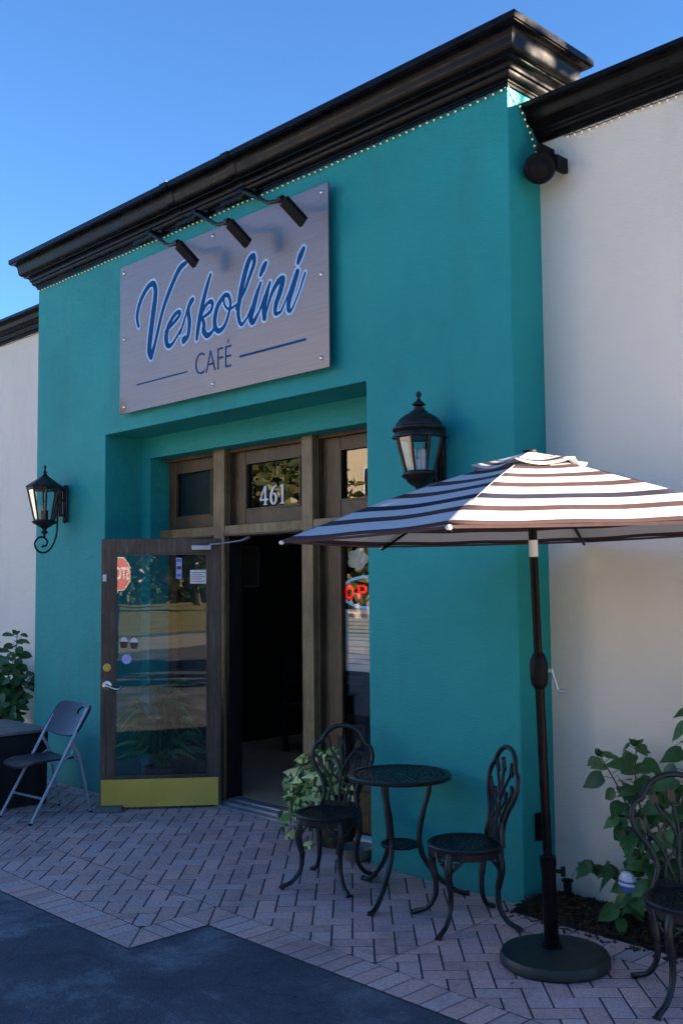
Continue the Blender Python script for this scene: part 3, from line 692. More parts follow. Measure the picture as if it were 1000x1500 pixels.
m = MB(); m.lathe([(0, -.16), (.02, -.155), (.034, -.13), (.030, -.11), (.034, .11), (.034, .14), (.02, .165), (0, .17)], 14, Matrix.Translation((0, .185, 2.345)) @ Matrix.Diagonal((1.3, .6, 1, 1))); m.build('back_plate', 'bronze', lb, smooth=40)
m = MB(); m.tube([(0, .18, 2.47), (0, .08, 2.47)], .012, 8); m.tube([(0, .18, 2.25), (0, .145, 2.25)], .010, 8); m.tube([(0, .145, 2.44), (0, .145, 2.24)], .016, 8); m.tube([(0, .18, 2.38), (0, .145, 2.38)], .010, 8); m.build('bracket_arm', 'bronze', lb, smooth=40)
m = MB(); m.tube(spline([(0, .118, 2.46), (0, .118, 2.30), (0, .115, 2.12), (0, .09, 2.02), (0, .045, 1.955), (0, -.01, 1.932), (0, -.065, 1.955), (0, -.085, 2.01), (0, -.055, 2.055), (0, -.01, 2.062), (0, .025, 2.035), (0, .02, 1.995), (0, -.01, 1.985)], 5), .0085, 8)
m.sphere((0, -.012, 1.985), .013); m.build('scroll', 'bronze', lb, smooth=50)

# ------------------------------------------------------------------ neon sign, posters in the side window
ne = empty('neon_open_sign', (-1.665, .615, 1.592), label='red OPEN neon letters in a blue ring inside the right window', cat='neon sign')
m = MB(); m.tube([(.285 * math.cos(a), 0, .108 * math.sin(a)) for a in [TAU * k / 40 for k in range(40)]], .010, 8, closed=True); m.build('neon_ring', 'neonblue', ne, smooth=60)
def nt_(mm, pts, dx): mm.tube([(dx + x, -.004, z) for x, z in pts], .0095, 8)
m = MB(); hw, hh = .036, .043
m.tube([(-.198 + hw * math.cos(a) * 1.0, -.004, hh * math.sin(a)) for a in [TAU * k / 20 for k in range(20)]], .0095, 8, closed=True)
nt_(m, [(-.035, -.047), (-.035, .043), (.015, .043), (.032, .032), (.032, .010), (.015, -.002), (-.03, -.002)], -.070)
nt_(m, [(.03, .05), (-.03, .05), (-.03, -.055), (.03, -.055)], .055); nt_(m, [(-.03, 0), (.02, 0)], .055)
nt_(m, [(-.032, -.055), (-.032, .055), (.032, -.055), (.032, .055)], .175)
m.build('neon_letters', 'neonred', ne, smooth=60)
m = MB(); m.box(-.2, .2, .012, .016, -.09, .09); m.build('back_panel', 'blackplastic', ne)
def poster(name, x0, x1, z0, z1, y, label, rows, head=None):
    o = MB(); o.box(x0, x1, y, y + .003, z0, z1); o = o.build(name, 'paper', None); tag(o, label, 'poster')
    for k, (c, a, b, h) in enumerate(rows):
        mm = MB(); hgt = (z1 - z0)
        if h > .05 and c != 'inkgreen2':
            mm.box(x0 + (x1 - x0) * .12, x0 + (x1 - x0) * .88, y - .0018, y - .0006, z0 + hgt * (a - h / 2), z0 + hgt * (a + h / 2))
        else:
            random.seed(k * 3 + 1); xx = x0 + (x1 - x0) * .10
            while xx < x0 + (x1 - x0) * b:
                w = rnd(.006, .022); mm.box(xx, min(xx + w, x1 - .005), y - .0018, y - .0006, z0 + hgt * (a - h / 2), z0 + hgt * (a + h / 2)); xx += w + .006
        mm.build('print', c, o)
poster('poster', -1.865, -1.60, 1.055, 1.475, .572, 'tall white printed poster taped below the neon sign', [('inkgreen', .68, .9, .02), ('inkgreen', .62, .9, .02), ('inkgreen', .56, .9, .02), ('inkgreen', .50, .9, .02), ('inkpink', .90, .85, .055), ('inkpink', .80, .9, .022), ('inkpink', .74, .9, .022), ('inkpink', .40, .9, .018), ('inkpink', .34, .9, .018), ('inkpink', .28, .9, .018), ('inkpink', .20, .9, .018), ('inkpink', .12, .8, .018)])
poster('notice', -1.925, -1.855, 1.345, 1.43, .590, 'small white notice beside the tall poster in the right window', [('ink', .7, .9, .03), ('ink', .5, .9, .03), ('ink', .3, .7, .03)])
o = MB(); pts = []
for k in range(20):
    a = TAU * k / 20; r = .085 + .010 * math.cos(5 * a); pts.append((-1.77 + r * 1.15 * math.cos(a), 1.82 + r * .85 * math.sin(a)))
o.extrude(pts, .602, .606); o = o.build('window_decal', 'paper', None); tag(o, 'scalloped white decal at the top of the right window', 'decal')

# dim furniture inside
it = empty('interior_table', (-3.6, 2.6, .042), label='dark table just visible inside the doorway', cat='table')
m = MB(); m.lathe([(0, .70), (.5, .70), (.5, .73), (0, .73)], 24); m.build('tabletop', 'tabletop_grey', it)
m = MB(); m.lathe([(.24, 0), (.24, .03), (.04, .05), (.035, .70)], 16); m.build('pedestal', 'blackplastic', it)
def cafe_chair(x, y, rz, label):
    t = empty('wooden_chair', (x, y, .042), rz, label=label, cat='chair', group='wooden chairs inside the doorway')
    mm = MB(); mm.box(-.2, .2, -.2, .2, .43, .46); mm.build('seat', 'rail', t, bevel=.006)
    for sx in (-1, 1):
        for sy in (-1, 1):
            mm = MB(); mm.box(sx * .18 - .018, sx * .18 + .018, sy * .18 - .018, sy * .18 + .018, 0, .43 if sy < 0 else .92); mm.build('leg', 'rail', t)
    mm = MB(); mm.box(-.16, .16, .165, .19, .62, .67); mm.box(-.16, .16, .165, .19, .80, .90); mm.build('backrest', 'rail', t)
cafe_chair(-3.25, 1.85, .3, 'dark wooden chair inside, nearest the doorway')
cafe_chair(-4.2, 2.4, 1.8, 'dark wooden chair inside, behind the small table')
pc = empty('wall_picture', (-3.43, .95, 1.80), R(25), label='framed picture dimly seen inside the doorway near the open door', cat='picture')
m = MB(); frame(m, -.13, .13, -.17, .17, -.01, .01, .012, .012, .012, .012); m.build('frame', 'dimframe', pc)
m = MB(); m.box(-.119, .119, -.002, .004, -.159, .159); m.build('canvas', 'rail', pc)
o = MB(); o.box(-.035, .035, -.02, .02, -.001, -.0, None); 

# ------------------------------------------------------------------ GROUND
def sheet(name, mat, x0, x1, y0, y1, z, kind='structure'):
    mm = MB(); mm.add([(x0, y0, z), (x1, y0, z), (x1, y1, z), (x0, y1, z)], [(0, 1, 2, 3)]); return tag(mm.build(name, mat, None), kind=kind)
sheet('ground', 'asphalt', -300, 300, -300, 300, -.0045)
sheet('road', 'road', -200, 200, -18.2, -13.4, -.002)
sheet('bounce_lot', 'palelot', -70, -1.3, -13.2, -3.7, -.002)  # unseen pale sheet added to bounce warm sun onto the front
sheet('bounce_apron', 'palelot', 1.9, 9, -3.8, -1.32, -.002)  # added off to the right to bounce sun onto the white wall
sheet('bounce_path', 'palelot', 2.3, 7.9, -1.318, 9, -.002)  # continues the added bounce surface beside the building
sheet('grass_verge', 'grass', -200, 200, -60, -19.6, -.002)
m = MB(); L_ = [(-14, -1.754), (-.931, -1.754), (-.931, -1.304), (2.28, -1.304), (2.28, .34), (-14, .34)]
m.add([(x, y, -.0011) for x, y in L_] + [(x, y, -.04) for x, y in L_], [tuple(range(6))] + [(i, i + 6, (i + 1) % 6 + 6, (i + 1) % 6) for i in range(6)])
tag(m.build('paving_base', 'grout', None), kind='structure')

def clip(poly, a, b, c):       # keep a*x+b*y<=c
    out = []; n = len(poly)
    for i in range(n):
        p, q = poly[i], poly[(i + 1) % n]; dp = a * p[0] + b * p[1] - c; dq = a * q[0] + b * q[1] - c
        if dp <= 0: out.append(p)
        if (dp < 0 < dq) or (dq < 0 < dp):
            t = dp / (dp - dq); out.append((p[0] + (q[0] - p[0]) * t, p[1] + (q[1] - p[1]) * t))
    return out
def area(p): return abs(sum(p[i][0] * p[(i + 1) % len(p)][1] - p[(i + 1) % len(p)][0] * p[i][1] for i in range(len(p)))) / 2
pav = MB(); random.seed(11)
def brickcol():
    b = random.choice([(.262, .160, .146), (.25, .162, .152), (.265, .178, .165), (.235, .160, .158), (.272, .165, .146), (.24, .148, .138), (.24, .165, .16)])
    k = rnd(.82, 1.07) * 2.8; return tuple(c * k for c in b)
def put(poly, z=0.0):
    if len(poly) < 3 or area(poly) < .0004: return
    cx_ = sum(p[0] for p in poly) / len(poly); cy_ = sum(p[1] for p in poly) / len(poly)
    dz = rnd(.0004, .0022); tx, ty = rnd(-.009, .009), rnd(-.009, .009); col = brickcol()
    pp_ = []
    for i, p in enumerate(poly):
        if math.hypot(p[0] - poly[i - 1][0], p[1] - poly[i - 1][1]) > .004: pp_.append(p)
    poly = pp_
    if len(poly) < 3: return
    sg_ = 1 if sum(poly[i][0] * poly[(i + 1) % len(poly)][1] - poly[(i + 1) % len(poly)][0] * poly[i][1] for i in range(len(poly))) > 0 else -1
    if area(poly) < .0012: return
    def shr(d, zz):
        out = []
        q = [Vector(p) for p in poly]; m_ = len(q)
        for i in range(m_):
            e1 = (q[i] - q[i - 1]).normalized(); e2 = (q[(i + 1) % m_] - q[i]).normalized()
            n1 = Vector((-e1.y, e1.x)) * sg_; n2 = Vector((-e2.y, e2.x)) * sg_; k_ = 1 + n1.dot(n2)
            p = q[i] + (n1 + n2) * (d / max(k_, .35)); out.append((p.x, p.y, z + zz + dz + tx * (p.x - cx_) + ty * (p.y - cy_)))
        return out
    n = len(poly); vs = shr(.0030, -.014) + shr(.0034, -.0040) + shr(.0055, .0)
    fs = [tuple(range(2 * n, 3 * n))]
    for k in (0, 1):
        for i in range(n): fs.append((k * n + i, k * n + (i + 1) % n, (k + 1) * n + (i + 1) % n, (k + 1) * n + i))
    pav.add(vs, fs, col)
BL, BW = .196, .098
def herring(regions, x0, x1, y0, y1):
    ca, sa = math.cos(R(45)), math.sin(R(45))
    ext = int((abs(x1 - x0) + abs(y1 - y0)) / BW) + 8; cx_, cy_ = (x0 + x1) / 2, (y0 + y1) / 2
    for i in range(-ext, ext):
        for j in range(-ext, ext):
            m4 = (i - j) % 4
            if m4 == 0: q = (i, j, i + 2, j + 1)
            elif m4 == 3: q = (i, j, i + 1, j + 2)
            else: continue
            c = [(q[0], q[1]), (q[2], q[1]), (q[2], q[3]), (q[0], q[3])]
            P = [(cx_ + (a * ca - b * sa) * BW, cy_ + (a * sa + b * ca) * BW) for a, b in c]
            if max(p[0] for p in P) < x0 or min(p[0] for p in P) > x1 or max(p[1] for p in P) < y0 or min(p[1] for p in P) > y1: continue
            for rg in regions:
                pp = P
                for h in rg:
                    pp = clip(pp, *h)
                    if len(pp) < 3: break
                if len(pp) >= 3: put(pp)
XS = -.935
# region A: x any, y -1.3+BL .. wall (left of 0) ; B: left part reaching down to -1.75+BL
YA, YB = -1.30 + BL, -1.75 + BL
herring([[(0, -1, -YA), (0, 1, .335), (1, 0, 0.0)], [(0, -1, -YA), (0, 1, -.12 - BL), (-1, 0, 0.0)], [(0, -1, -YB), (0, 1, YA), (1, 0, XS - BL)]], -9.5, 2.27, -1.75, .4)
def soldier(x0, x1, y0, y1, horiz=True):
    n = max(1, round(((x1 - x0) if horiz else (y1 - y0)) / BW))
    for k in range(n):
        if horiz: a = x0 + (x1 - x0) * k / n; b = x0 + (x1 - x0) * (k + 1) / n; put([(a, y0), (b, y0), (b, y1), (a, y1)])
        else: a = y0 + (y1 - y0) * k / n; b = y0 + (y1 - y0) * (k + 1) / n; put([(x0, a), (x1, a), (x1, b), (x0, b)])
soldier(-9.5, XS - BL, -1.75, YB); soldier(XS, 2.27, -1.30, YA); soldier(XS - BL, XS, YB, -1.30 , False)
put([(XS - BL, -1.75), (XS, -1.75), (XS - BL, YB)]); put([(XS, -1.75), (XS, YB), (XS - BL, YB)])
put([(XS - BL, -1.30), (XS, -1.30), (XS - BL, YA)]); put([(XS, -1.30), (XS, YA), (XS - BL, YA)])
soldier(0.0, 2.27, -.12 - BL, -.12)
tag(pav.build('brick_paving', 'brick', None, weld=False), kind='structure')

# mulch bed and bark chips
m = MB(); nx, ny = 90, 12; random.seed(5)
vs = []
for j in range(ny + 1):
    for i in range(nx + 1):
        x = 0.0 + 1.8 * i / nx; y = -.118 + (D + .01 + .118) * j / ny
        vs.append((x, y, .004 + .035 * math.sin(math.pi * min(1, (j + .3) / ny * 1.0)) * (.6 + .4 * math.sin(x * 5)) + rnd(-.006, .006)))
m.add(vs, [(j * (nx + 1) + i, j * (nx + 1) + i + 1, (j + 1) * (nx + 1) + i + 1, (j + 1) * (nx + 1) + i) for j in range(ny) for i in range(nx)])
tag(m.build('mulch_bed', 'soil', None, smooth=80), kind='structure')
m = MB()
for k in range(4200):
    x = rnd(.02, 1.8) if k < 3900 else rnd(-.01, 1.4); y = rnd(-.11, D - .01) if k < 4100 else rnd(-.20, -.10)
    z = .012 + .035 * math.sin(math.pi * min(1, max(0, (y + .13) / .4))) * (.6 + .4 * math.sin(x * 5)) + rnd(-.004, .012)
    if k >= 4100: z = .004
    L, w, h = rnd(.012, .045), rnd(.004, .012), rnd(.002, .006)
    T = Matrix.Translation((x, y, z)) @ Matrix.Rotation(rnd(0, TAU), 4, 'Z') @ Matrix.Rotation(rnd(-.5, .5), 4, 'Y') @ Matrix.Rotation(rnd(-.5, .5), 4, 'X')
    c = random.choice([(.05, .028, .018), (.075, .042, .026), (.03, .018, .013), (.10, .062, .04), (.045, .03, .022)])
    m.box(-L / 2, L / 2, -w / 2, w / 2, -h / 2, h / 2, T, col=c)
tag(m.build('bark_chips', 'chips', None, weld=False), kind='stuff', label='dark brown bark mulch between the paving and the white wall', cat='mulch')

# left planting bed soil behind the low table
sheet('planting_soil', 'soil', -9, -W - .02, -.25, D + .01, .012)

pl = empty('path_light', (.150, .165, .0), label='small black path light in the mulch by the teal corner', cat='path light')
m = MB(); m.lathe([(.012, -.02), (.012, .03), (.021, .035), (.021, .118)], 16); m.build('post', 'blackplastic', pl, smooth=40)
m = MB(); m.lathe([(.018, .118), (.030, .120), (.030, .128), (.012, .133), (0, .134)], 16); m.build('cap', 'blackplastic', pl, smooth=40)

# ------------------------------------------------------------------ openwork disc
def openwork(mm, r, z, th, rings, rim=.02, hole=.62):
    """flat cast disc with staggered leaf-shaped holes and a raised rim"""
    mm.lathe([(r - rim, z - th), (r, z - th * .8), (r + .004, z), (r, z + th * .35), (r - rim, z + th * .2), (r - rim, z - th)], 48)
    radii = [r - rim + .001] + [(r - rim) * (1 - (k + 1) / rings) for k in range(rings)]
    for k in range(rings):
        ro, ri = radii[k], radii[k + 1]
        if ri < .012:
            mm.lathe([(0, z - th * .5), (ro, z - th * .5), (ro, z), (0, z + .001)], 16); continue
        n = max(6, int(TAU * (ro + ri) / 2 / ((ro - ri) * 1.05)))
        for i in range(n):
            a0 = TAU * (i + .5 * (k % 2)) / n; a1 = a0 + TAU / n
            C_ = lambda rr, t, zz: (rr * math.cos(a0 + (a1 - a0) * t), rr * math.sin(a0 + (a1 - a0) * t), zz)
            out = [C_(ro, 0, 0), C_(ro, .5, 0), C_(ro, 1, 0), C_((ro + ri) / 2, 1, 0), C_(ri, 1, 0), C_(ri, .5, 0), C_(ri, 0, 0), C_((ro + ri) / 2, 0, 0)]
            am = hole / 2; rm = (ro + ri) / 2; dr = (ro - ri) * hole * .55; sk = .16 if (i + k) % 2 else -.16
            tt = [(.5 - am * .7 + sk, .75), (.5 + sk, 1), (.5 + am * .7 + sk * .5, .7), (.5 + am, 0), (.5 + am * .7 - sk, -.75), (.5 - sk, -1), (.5 - am * .7 - sk * .5, -.7), (.5 - am, 0)]
            inn = [C_(rm + dr * q, t, 0) for t, q in tt]
            vs = [(x, y, z) for x, y, _ in out] + [(x, y, z) for x, y, _ in inn] + [(x, y, z - th * .6) for x, y, _ in out] + [(x, y, z - th * .6) for x, y, _ in inn]
            fs = []
            for e in range(8):
                f = (e + 1) % 8
                fs += [(e, f, 8 + f, 8 + e), (16 + e, 24 + e, 24 + f, 16 + f), (8 + e, 8 + f, 24 + f, 24 + e)]
            mm.add(vs, fs)
def cabriole(mm, ax_, ay_, z0, r0, rf):
    """ax,ay: unit direction outwards; S-curved cast leg from radius r0 at height z0 to foot radius rf"""
    P = [(r0, z0), (r0 + .020, z0 - .05), (r0 + .022, z0 - .11), (r0 + .005, z0 * .5), (r0 + .010, z0 * .28), (r0 + (rf - r0) * .45, z0 * .11), (rf - .012, .018), (rf + .006, .006)]
    mm.tube(spline([(ax_ * a, ay_ * a, b) for a, b in P], 4), [.019] * 4 + [.020] * 4 + [.018] * 4 + [.014] * 4 + [.0125] * 4 + [.012] * 4 + [.013] * 4 + [.019], 8)

# ------------------------------------------------------------------ bistro table
tb = empty('bistro_table', (-.558, -.324, 0), label='small round black cast metal bistro table with lattice top by the teal pillar', cat='table')
m = MB(); openwork(m, .272, .636, .020, 8, .022); m.build('tabletop', 'castiron', tb, smooth=30)
m = MB(); openwork(m, .10, .276, .014, 3, .012); m.build('shelf', 'castiron', tb, smooth=30)
m = MB(); m.lathe([(.15, .612), (.158, .612), (.158, .622), (.15, .622), (.15, .612)], 32); m.build('apron_ring', 'castiron', tb)
F1 = Vector((-.443 + .558, -.684 + .324)); a0 = math.atan2(F1.y, F1.x)
for k in range(3):
    a = a0 + k * TAU / 3; m = MB()
    m.tube(spline([(math.cos(a) * r_, math.sin(a) * r_, z_) for r_, z_ in ((.165, .618), (.155, .54), (.125, .44), (.105, .34), (.104, .275), (.13, .19), (.20, .10), (.28, .035), (.335, .014), (.362, .012))], 4),
           [.013] * 8 + [.0145] * 12 + [.013] * 12 + [.014] * 4 + [.018], 8)
    m.build('leg', 'castiron', tb, smooth=60)

# ------------------------------------------------------------------ bistro chairs
def tulip(mm, c, d, L, w, y):
    d = Vector((d[0], 0, d[1])).normalized(); s = Vector((d.z, 0, -d.x)); c = Vector((c[0], y, c[1]))
    pr = [(0, .15), (.2, .8), (.5, 1), (.8, .8), (1, .95)]
    L_, R_ = [c + d * L * t - s * w / 2 * q for t, q in pr], [c + d * L * t + s * w / 2 * q for t, q in pr]
    mid = c + d * L * .72
    ring = L_ + [mid] + R_[::-1]; n = len(ring); o = Vector((0, .006, 0))
    mm.add([p - o for p in ring] + [p + o for p in ring], [tuple(range(n)), tuple(range(2 * n - 1, n - 1, -1))] + [(i, (i + 1) % n, (i + 1) % n + n, i + n) for i in range(n)])
ch = empty('bistro_chair', (0, 0, 0))
m = MB(); openwork(m, .185, .382, .018, 6, .020, .6); m.build('seat', 'castiron', ch, smooth=30)
m = MB(); m.lathe([(.165, .335), (.178, .335), (.180, .368), (.166, .368), (.165, .335)], 36); m.build('seat_apron', 'castiron', ch, smooth=30)
for sx in (-1, 1):
    for sy in (-1, 1):
        m = MB(); d = Vector((sx * .19, sy * .2)).normalized(); rr_ = .285 if sy < 0 else .275
        cabriole(m, d.x, d.y, .368, .160, rr_)
        for sg in (-1, 1):     # little scroll brackets under the seat
            t = Vector((-d.y, d.x)) * sg; b0_ = Vector((d.x * .178, d.y * .178))
            pts = [(b0_.x, b0_.y, .27), (b0_.x + t.x * .03 - d.x * .004, b0_.y + t.y * .03 - d.y * .004, .30), (b0_.x + t.x * .065 - d.x * .014, b0_.y + t.y * .065 - d.y * .014, .335), (b0_.x + t.x * .075 - d.x * .02, b0_.y + t.y * .075 - d.y * .02, .362)]
            m.tube(spline(pts, 3), .0075, 6); m.sphere((pts[1][0] + t.x * .006, pts[1][1] + t.y * .006, .318), .012, 6, 4)
        m.build('leg', 'castiron', ch, smooth=60)
def by(z): return .150 + max(0, z - .43) * .20      # the back leans away
half = [(.118, .375), (.104, .42), (.096, .475), (.122, .545), (.165, .60), (.186, .66), (.172, .715), (.140, .738), (.124, .765), (.104, .795), (.06, .822), (0, .833)]
full = [(-x, z) for x, z in half] + [(x, z) for x, z in half[:-1][::-1]]
m = MB(); Q = []
L1 = spline([(-x, by(z), z) for x, z in half[:8]], 4); L2 = spline([(-x, by(z), z) for x, z in half[7:10]], 4); L3 = spline([(-x, by(z), z) for x, z in half[9:]] + [(x, by(z), z) for x, z in half[9:-1][::-1]], 4)
mir = lambda pts: [Vector((-p.x, p.y, p.z)) for p in pts[::-1]]
m.tube(L1, .0125, 8); m.tube(L2, .0125, 8); m.tube(L3, .0125, 8); m.tube(mir(L2), .0125, 8); m.tube(mir(L1), .0125, 8)
m.build('back_frame', 'castiron', ch, smooth=60)
m = MB()
m.box(-.108, .108, .148, .160, .388, .418)
m.box(-.10, .10, .12, .150, .372, .384)
def st(pts, r=.0075): m.tube(spline([(x, by(z), z) for x, z in pts], 4), r, 6)
st([(0, .40), (-.004, .5), (.004, .60), (-.012, .72)], .009)
for s in (-1, 1):
    st([(s * .004, .585), (s * .03, .64), (s * .065, .685), (s * .085, .715)])
    st([(s * .02, .40), (s * .045, .47), (s * .075, .545), (s * .115, .60), (s * .13, .64)])
    st([(s * .06, .40), (s * .065, .45), (s * .045, .50), (s * .015, .53)])
    st([(s * .13, .64), (s * .165, .66), (s * .178, .64)], .006)
    st([(s * .015, .53), (s * .055, .57), (s * .065, .60)], .007)
for c_, d_, l_, w_ in (((-.013, .71), (-.1, 1), .075, .034), ((.08, .70), (.35, 1), .07, .034), ((-.08, .70), (-.35, 1), .07, .034), ((.128, .60), (.25, 1), .07, .032), ((-.128, .60), (-.25, 1), .07, .032), ((.062, .575), (.15, 1), .06, .03), ((-.062, .575), (-.15, 1), .06, .03), ((.085, .455), (.5, 1), .05, .022), ((-.085, .455), (-.5, 1), .05, .022)):
    tulip(m, c_, d_, l_, w_, by(c_[1] + l_ / 2))
m.build('back_tracery', 'castiron', ch, smooth=50)
ch.location = (-1.005, -.415, 0); ch.rotation_euler = (0, 0, R(23))
tag(ch, 'black cast bistro chair in front of the doorway, left of the round table', 'chair', 'black cast bistro chairs')
c2 = copy_tree(ch); c2.location = (-.045, -.41, 0); c2.rotation_euler.z = R(-31.8); c2['label'] = 'black cast bistro chair between the round table and the umbrella pole, seen side on'
c3 = copy_tree(ch); c3.location = (1.165, -.49, 0); c3.rotation_euler.z = R(42); c3['label'] = 'black cast bistro chair in front of the leafy shrub, cut off at the right edge'

# ------------------------------------------------------------------ patio umbrella and its base
bs = empty('umbrella_base', (.560, -.562, 0), label='heavy round black umbrella base on the paving in front of the white wall', cat='umbrella base')
m = MB(); m.lathe([(0, .001), (.225, .001), (.236, .012), (.236, .036), (.228, .052), (.20, .058), (.06, .070), (0, .070)], 64); m.build('weight', 'resinbase', bs, smooth=35)
PB, PT = Vector((.545, -.560, .06)), Vector((.619, -.755, 2.192)); pd = (PT - PB).normalized()
def pz(z): return PB + pd * ((z - PB.z) / pd.z)
def loc(z): return pz(z) - Vector(bs.location)
m = MB(); m.tube([loc(.06), loc(.075)], .045, 20); m.tube([loc(.06), loc(.44)], .0315, 20); m.tube([loc(.42), loc(.46)], .036, 20); m.build('sleeve', 'blackpaint', bs, smooth=40)
m = MB(); k_ = loc(.40); m.tube([k_, k_ + Vector((.055, .03, 0))], .009, 8); m.tube([k_ + Vector((.055, .03, -.02)), k_ + Vector((.055, .03, .02))], .01, 8); m.build('clamp_knob', 'blackplastic', bs)
um = empty('patio_umbrella', tuple(pz(.46)), label='open patio umbrella with white and dark stripes shading the chairs', cat='umbrella')
UO = Vector(um.location)
m = MB(); m.tube([pz(.44) - UO, pz(1.22) - UO], .0205, 20); m.tube([pz(1.30) - UO, pz(1.765) - UO], .0185, 20); m.tube([pz(1.83) - UO, pz(2.19) - UO], .0185, 20); m.build('pole', 'blackpaint', um, smooth=40)
m = MB(); m.tube([pz(1.760) - UO, pz(1.832) - UO], .0195, 20); m.build('tilt_joint', 'whitepaint', um, smooth=40)
m = MB(); m.tube([pz(z) - UO for z in (1.19, 1.205, 1.215, 1.225, 1.23, 1.30, 1.305, 1.315, 1.33, 1.345)], [.022, .032, .037, .037, .039, .039, .037, .037, .03, .021], 20); m.build('crank_housing', 'blackplastic', um, smooth=30)
m = MB(); k_ = pz(1.268) - UO; sd = Vector((.74, .67, 0)); m.tube([k_, k_ + sd * .052], .010, 8); m.tube([k_ + sd * .052 + Vector((0, 0, .008)), k_ + sd * .078 + Vector((0, 0, -.085))], .0055, 8); m.tube([k_ + sd * .078 + Vector((0, 0, -.085)), k_ + sd * .112 + Vector((0, 0, -.09))], .0075, 8); m.build('crank_handle', 'alu', um)
RU, ZR, HU = 1.066, 1.854, .343; A0 = -1.215; TXU, TYU = .012, .015; UC = Vector((.612, -.740))
def upt(s, t_ang, extra=0):      # s radial fraction, angle index float 0..6
    k = int(math.floor(t_ang)) % 6; f = t_ang - math.floor(t_ang)
    a, b = A0 + k * TAU / 6, A0 + (k + 1) * TAU / 6
    p = Vector((math.cos(a), math.sin(a))).lerp(Vector((math.cos(b), math.sin(b))), f) * RU * s
    sagm = 4 * f * (1 - f)
    p *= (1 - .026 * sagm * s * s)
    z = ZR + HU * (1 - s) + .018 * math.sin(math.pi * s) - .030 * sagm * s * (1.12 - s) + TXU * p.x + TYU * p.y + extra
    return Vector((UC.x + p.x, UC.y + p.y, z)) - UO
def canopy(name, s0, s1, lift, ns, nf, parent, bandmap=lambda s: s, flap=0):
    mm = MB(); vs = []; band = []; fs = []
    for k in range(6):
        o = len(vs)
        for i in range(ns + 1):
            s = s0 + (s1 - s0) * i / ns
            for j in range(nf + 1):
                f = min(j / nf, .99999); p = upt(s, k + f, lift)
                if flap: p.z += flap * (s / s1) ** 3 * (abs(2 * f - 1) ** 2 * .9 - .25) 
                p.z += .0022 * math.sin(p.x * 13 + p.y * 9) * s
                vs.append(p); band.append(bandmap(s))
        for i in range(ns):
            for j in range(nf): fs.append((o + i * (nf + 1) + j, o + i * (nf + 1) + j + 1, o + (i + 1) * (nf + 1) + j + 1, o + (i + 1) * (nf + 1) + j))
    # hem
    mm.add(vs, fs); mm.att.append(('band', band))
    ob_ = mm.build(name, 'canopy', parent, weld=False)
    for p in ob_.data.polygons: p.use_smooth = True
    md = ob_.modifiers.new('w', 'WELD'); md.merge_threshold = .0005
    sd_ = ob_.modifiers.new('solid', 'SOLIDIFY'); sd_.thickness = .002
    return ob_
cn = canopy('canopy', .13, 1.0, 0, 36, 14, um)
for k in range(6):     # stitched seams over the ribs
    m = MB(); m.tube([upt(.13 + .87 * i / 20, k, .0016) for i in range(21)], .0016, 5); m.build('seam', 'canopyseam', cn)
# hem strip hanging along the rim
m = MB(); vs = []; fs = []; band = []
for k in range(6):
    for j in range(15):
        f = min(j / 14, .99999); p = upt(1.0, k + f); vs += [p, p + Vector((0, 0, -.011))]; band += [1, 1]
for i in range(6 * 15): 
    if (i + 1) % 15: fs.append((2 * i, 2 * i + 1, 2 * i + 3, 2 * i + 2))
m.add(vs, fs); m.att.append(('band', band)); m.build('hem', 'canopy', cn, weld=False)
canopy('vent_cap', .0, .24, .016, 8, 10, um, lambda s: [.3, .25, .18, .1, .0][min(4, int(abs(s - .235) * 30))] if s > .12 else 0, flap=.026)
m = MB(); c_ = upt(0, 0, .012); m.lathe([(.02, 0), (.030, .004), (.030, .009), (.012, .013), (0, .014)], 14, Matrix.Translation(c_)); m.build('top_knob', 'blackplastic', um, smooth=40)
hub = pz(2.15) - UO; run = pz(1.91) - UO
m = MB(); m.tube([hub - Vector((0, 0, .03)), hub + Vector((0, 0, .02))], .04, 12); m.build('hub', 'blackplastic', um, smooth=40)
m = MB(); m.tube([run - Vector((0, 0, .03)), run + Vector((0, 0, .03))], .035, 12); m.build('runner', 'blackplastic', um, smooth=40)
for k in range(6):
    m = MB(); m.tube([hub] + [upt(s, k, -.020) for s in (.15, .3, .45, .6, .75, .9, 1.0)], .0075, 6); rb = m.build('rib', 'blackpaint', um)
    m = MB(); m.tube([run, upt(.52, k, -.024)], .0065, 6); m.build('strut', 'blackpaint', rb)
    m = MB(); m.sphere(upt(1.005, k, -.006), .012, 8, 5, (1, 1, .8)); m.build('rib_tip', 'whitepaint', rb, smooth=60)

# ------------------------------------------------------------------ folding chair (left)
fc = empty('folding_chair', (-3.70, -.68, 0), label='slate plastic folding chair with grey tube legs against the teal wall', cat='folding chair')
FO = Vector(fc.location)
def W_(p): return Vector(p) - FO
topL, topR = (-3.895, -.450, .79), (-3.505, -.440, .785)
def ft(mm, pts, r=.0115): mm.tube([W_(p) for p in pts], r, 10)
m = MB(); ft(m, [(-3.874, -.941, .012), (-3.885, -.590, .585), (-3.892, -.47, .76)]); m.build('front_leg', 'greytube', fc, smooth=60)
m = MB(); ft(m, [(-3.480, -.908, .012), (-3.50, -.561, .585), (-3.505, -.46, .76)]); m.build('front_leg', 'greytube', fc, smooth=60)
m = MB(); ft(m, [(-3.93, -.45, .012), (-3.872, -.56, .44), (-3.872, -.615, .535)], .0105); m.build('rear_leg', 'greytube', fc, smooth=60)
m = MB(); ft(m, [(-3.545, -.404, .012), (-3.515, -.52, .44), (-3.515, -.585, .535)], .0105); m.build('rear_leg', 'greytube', fc, smooth=60)
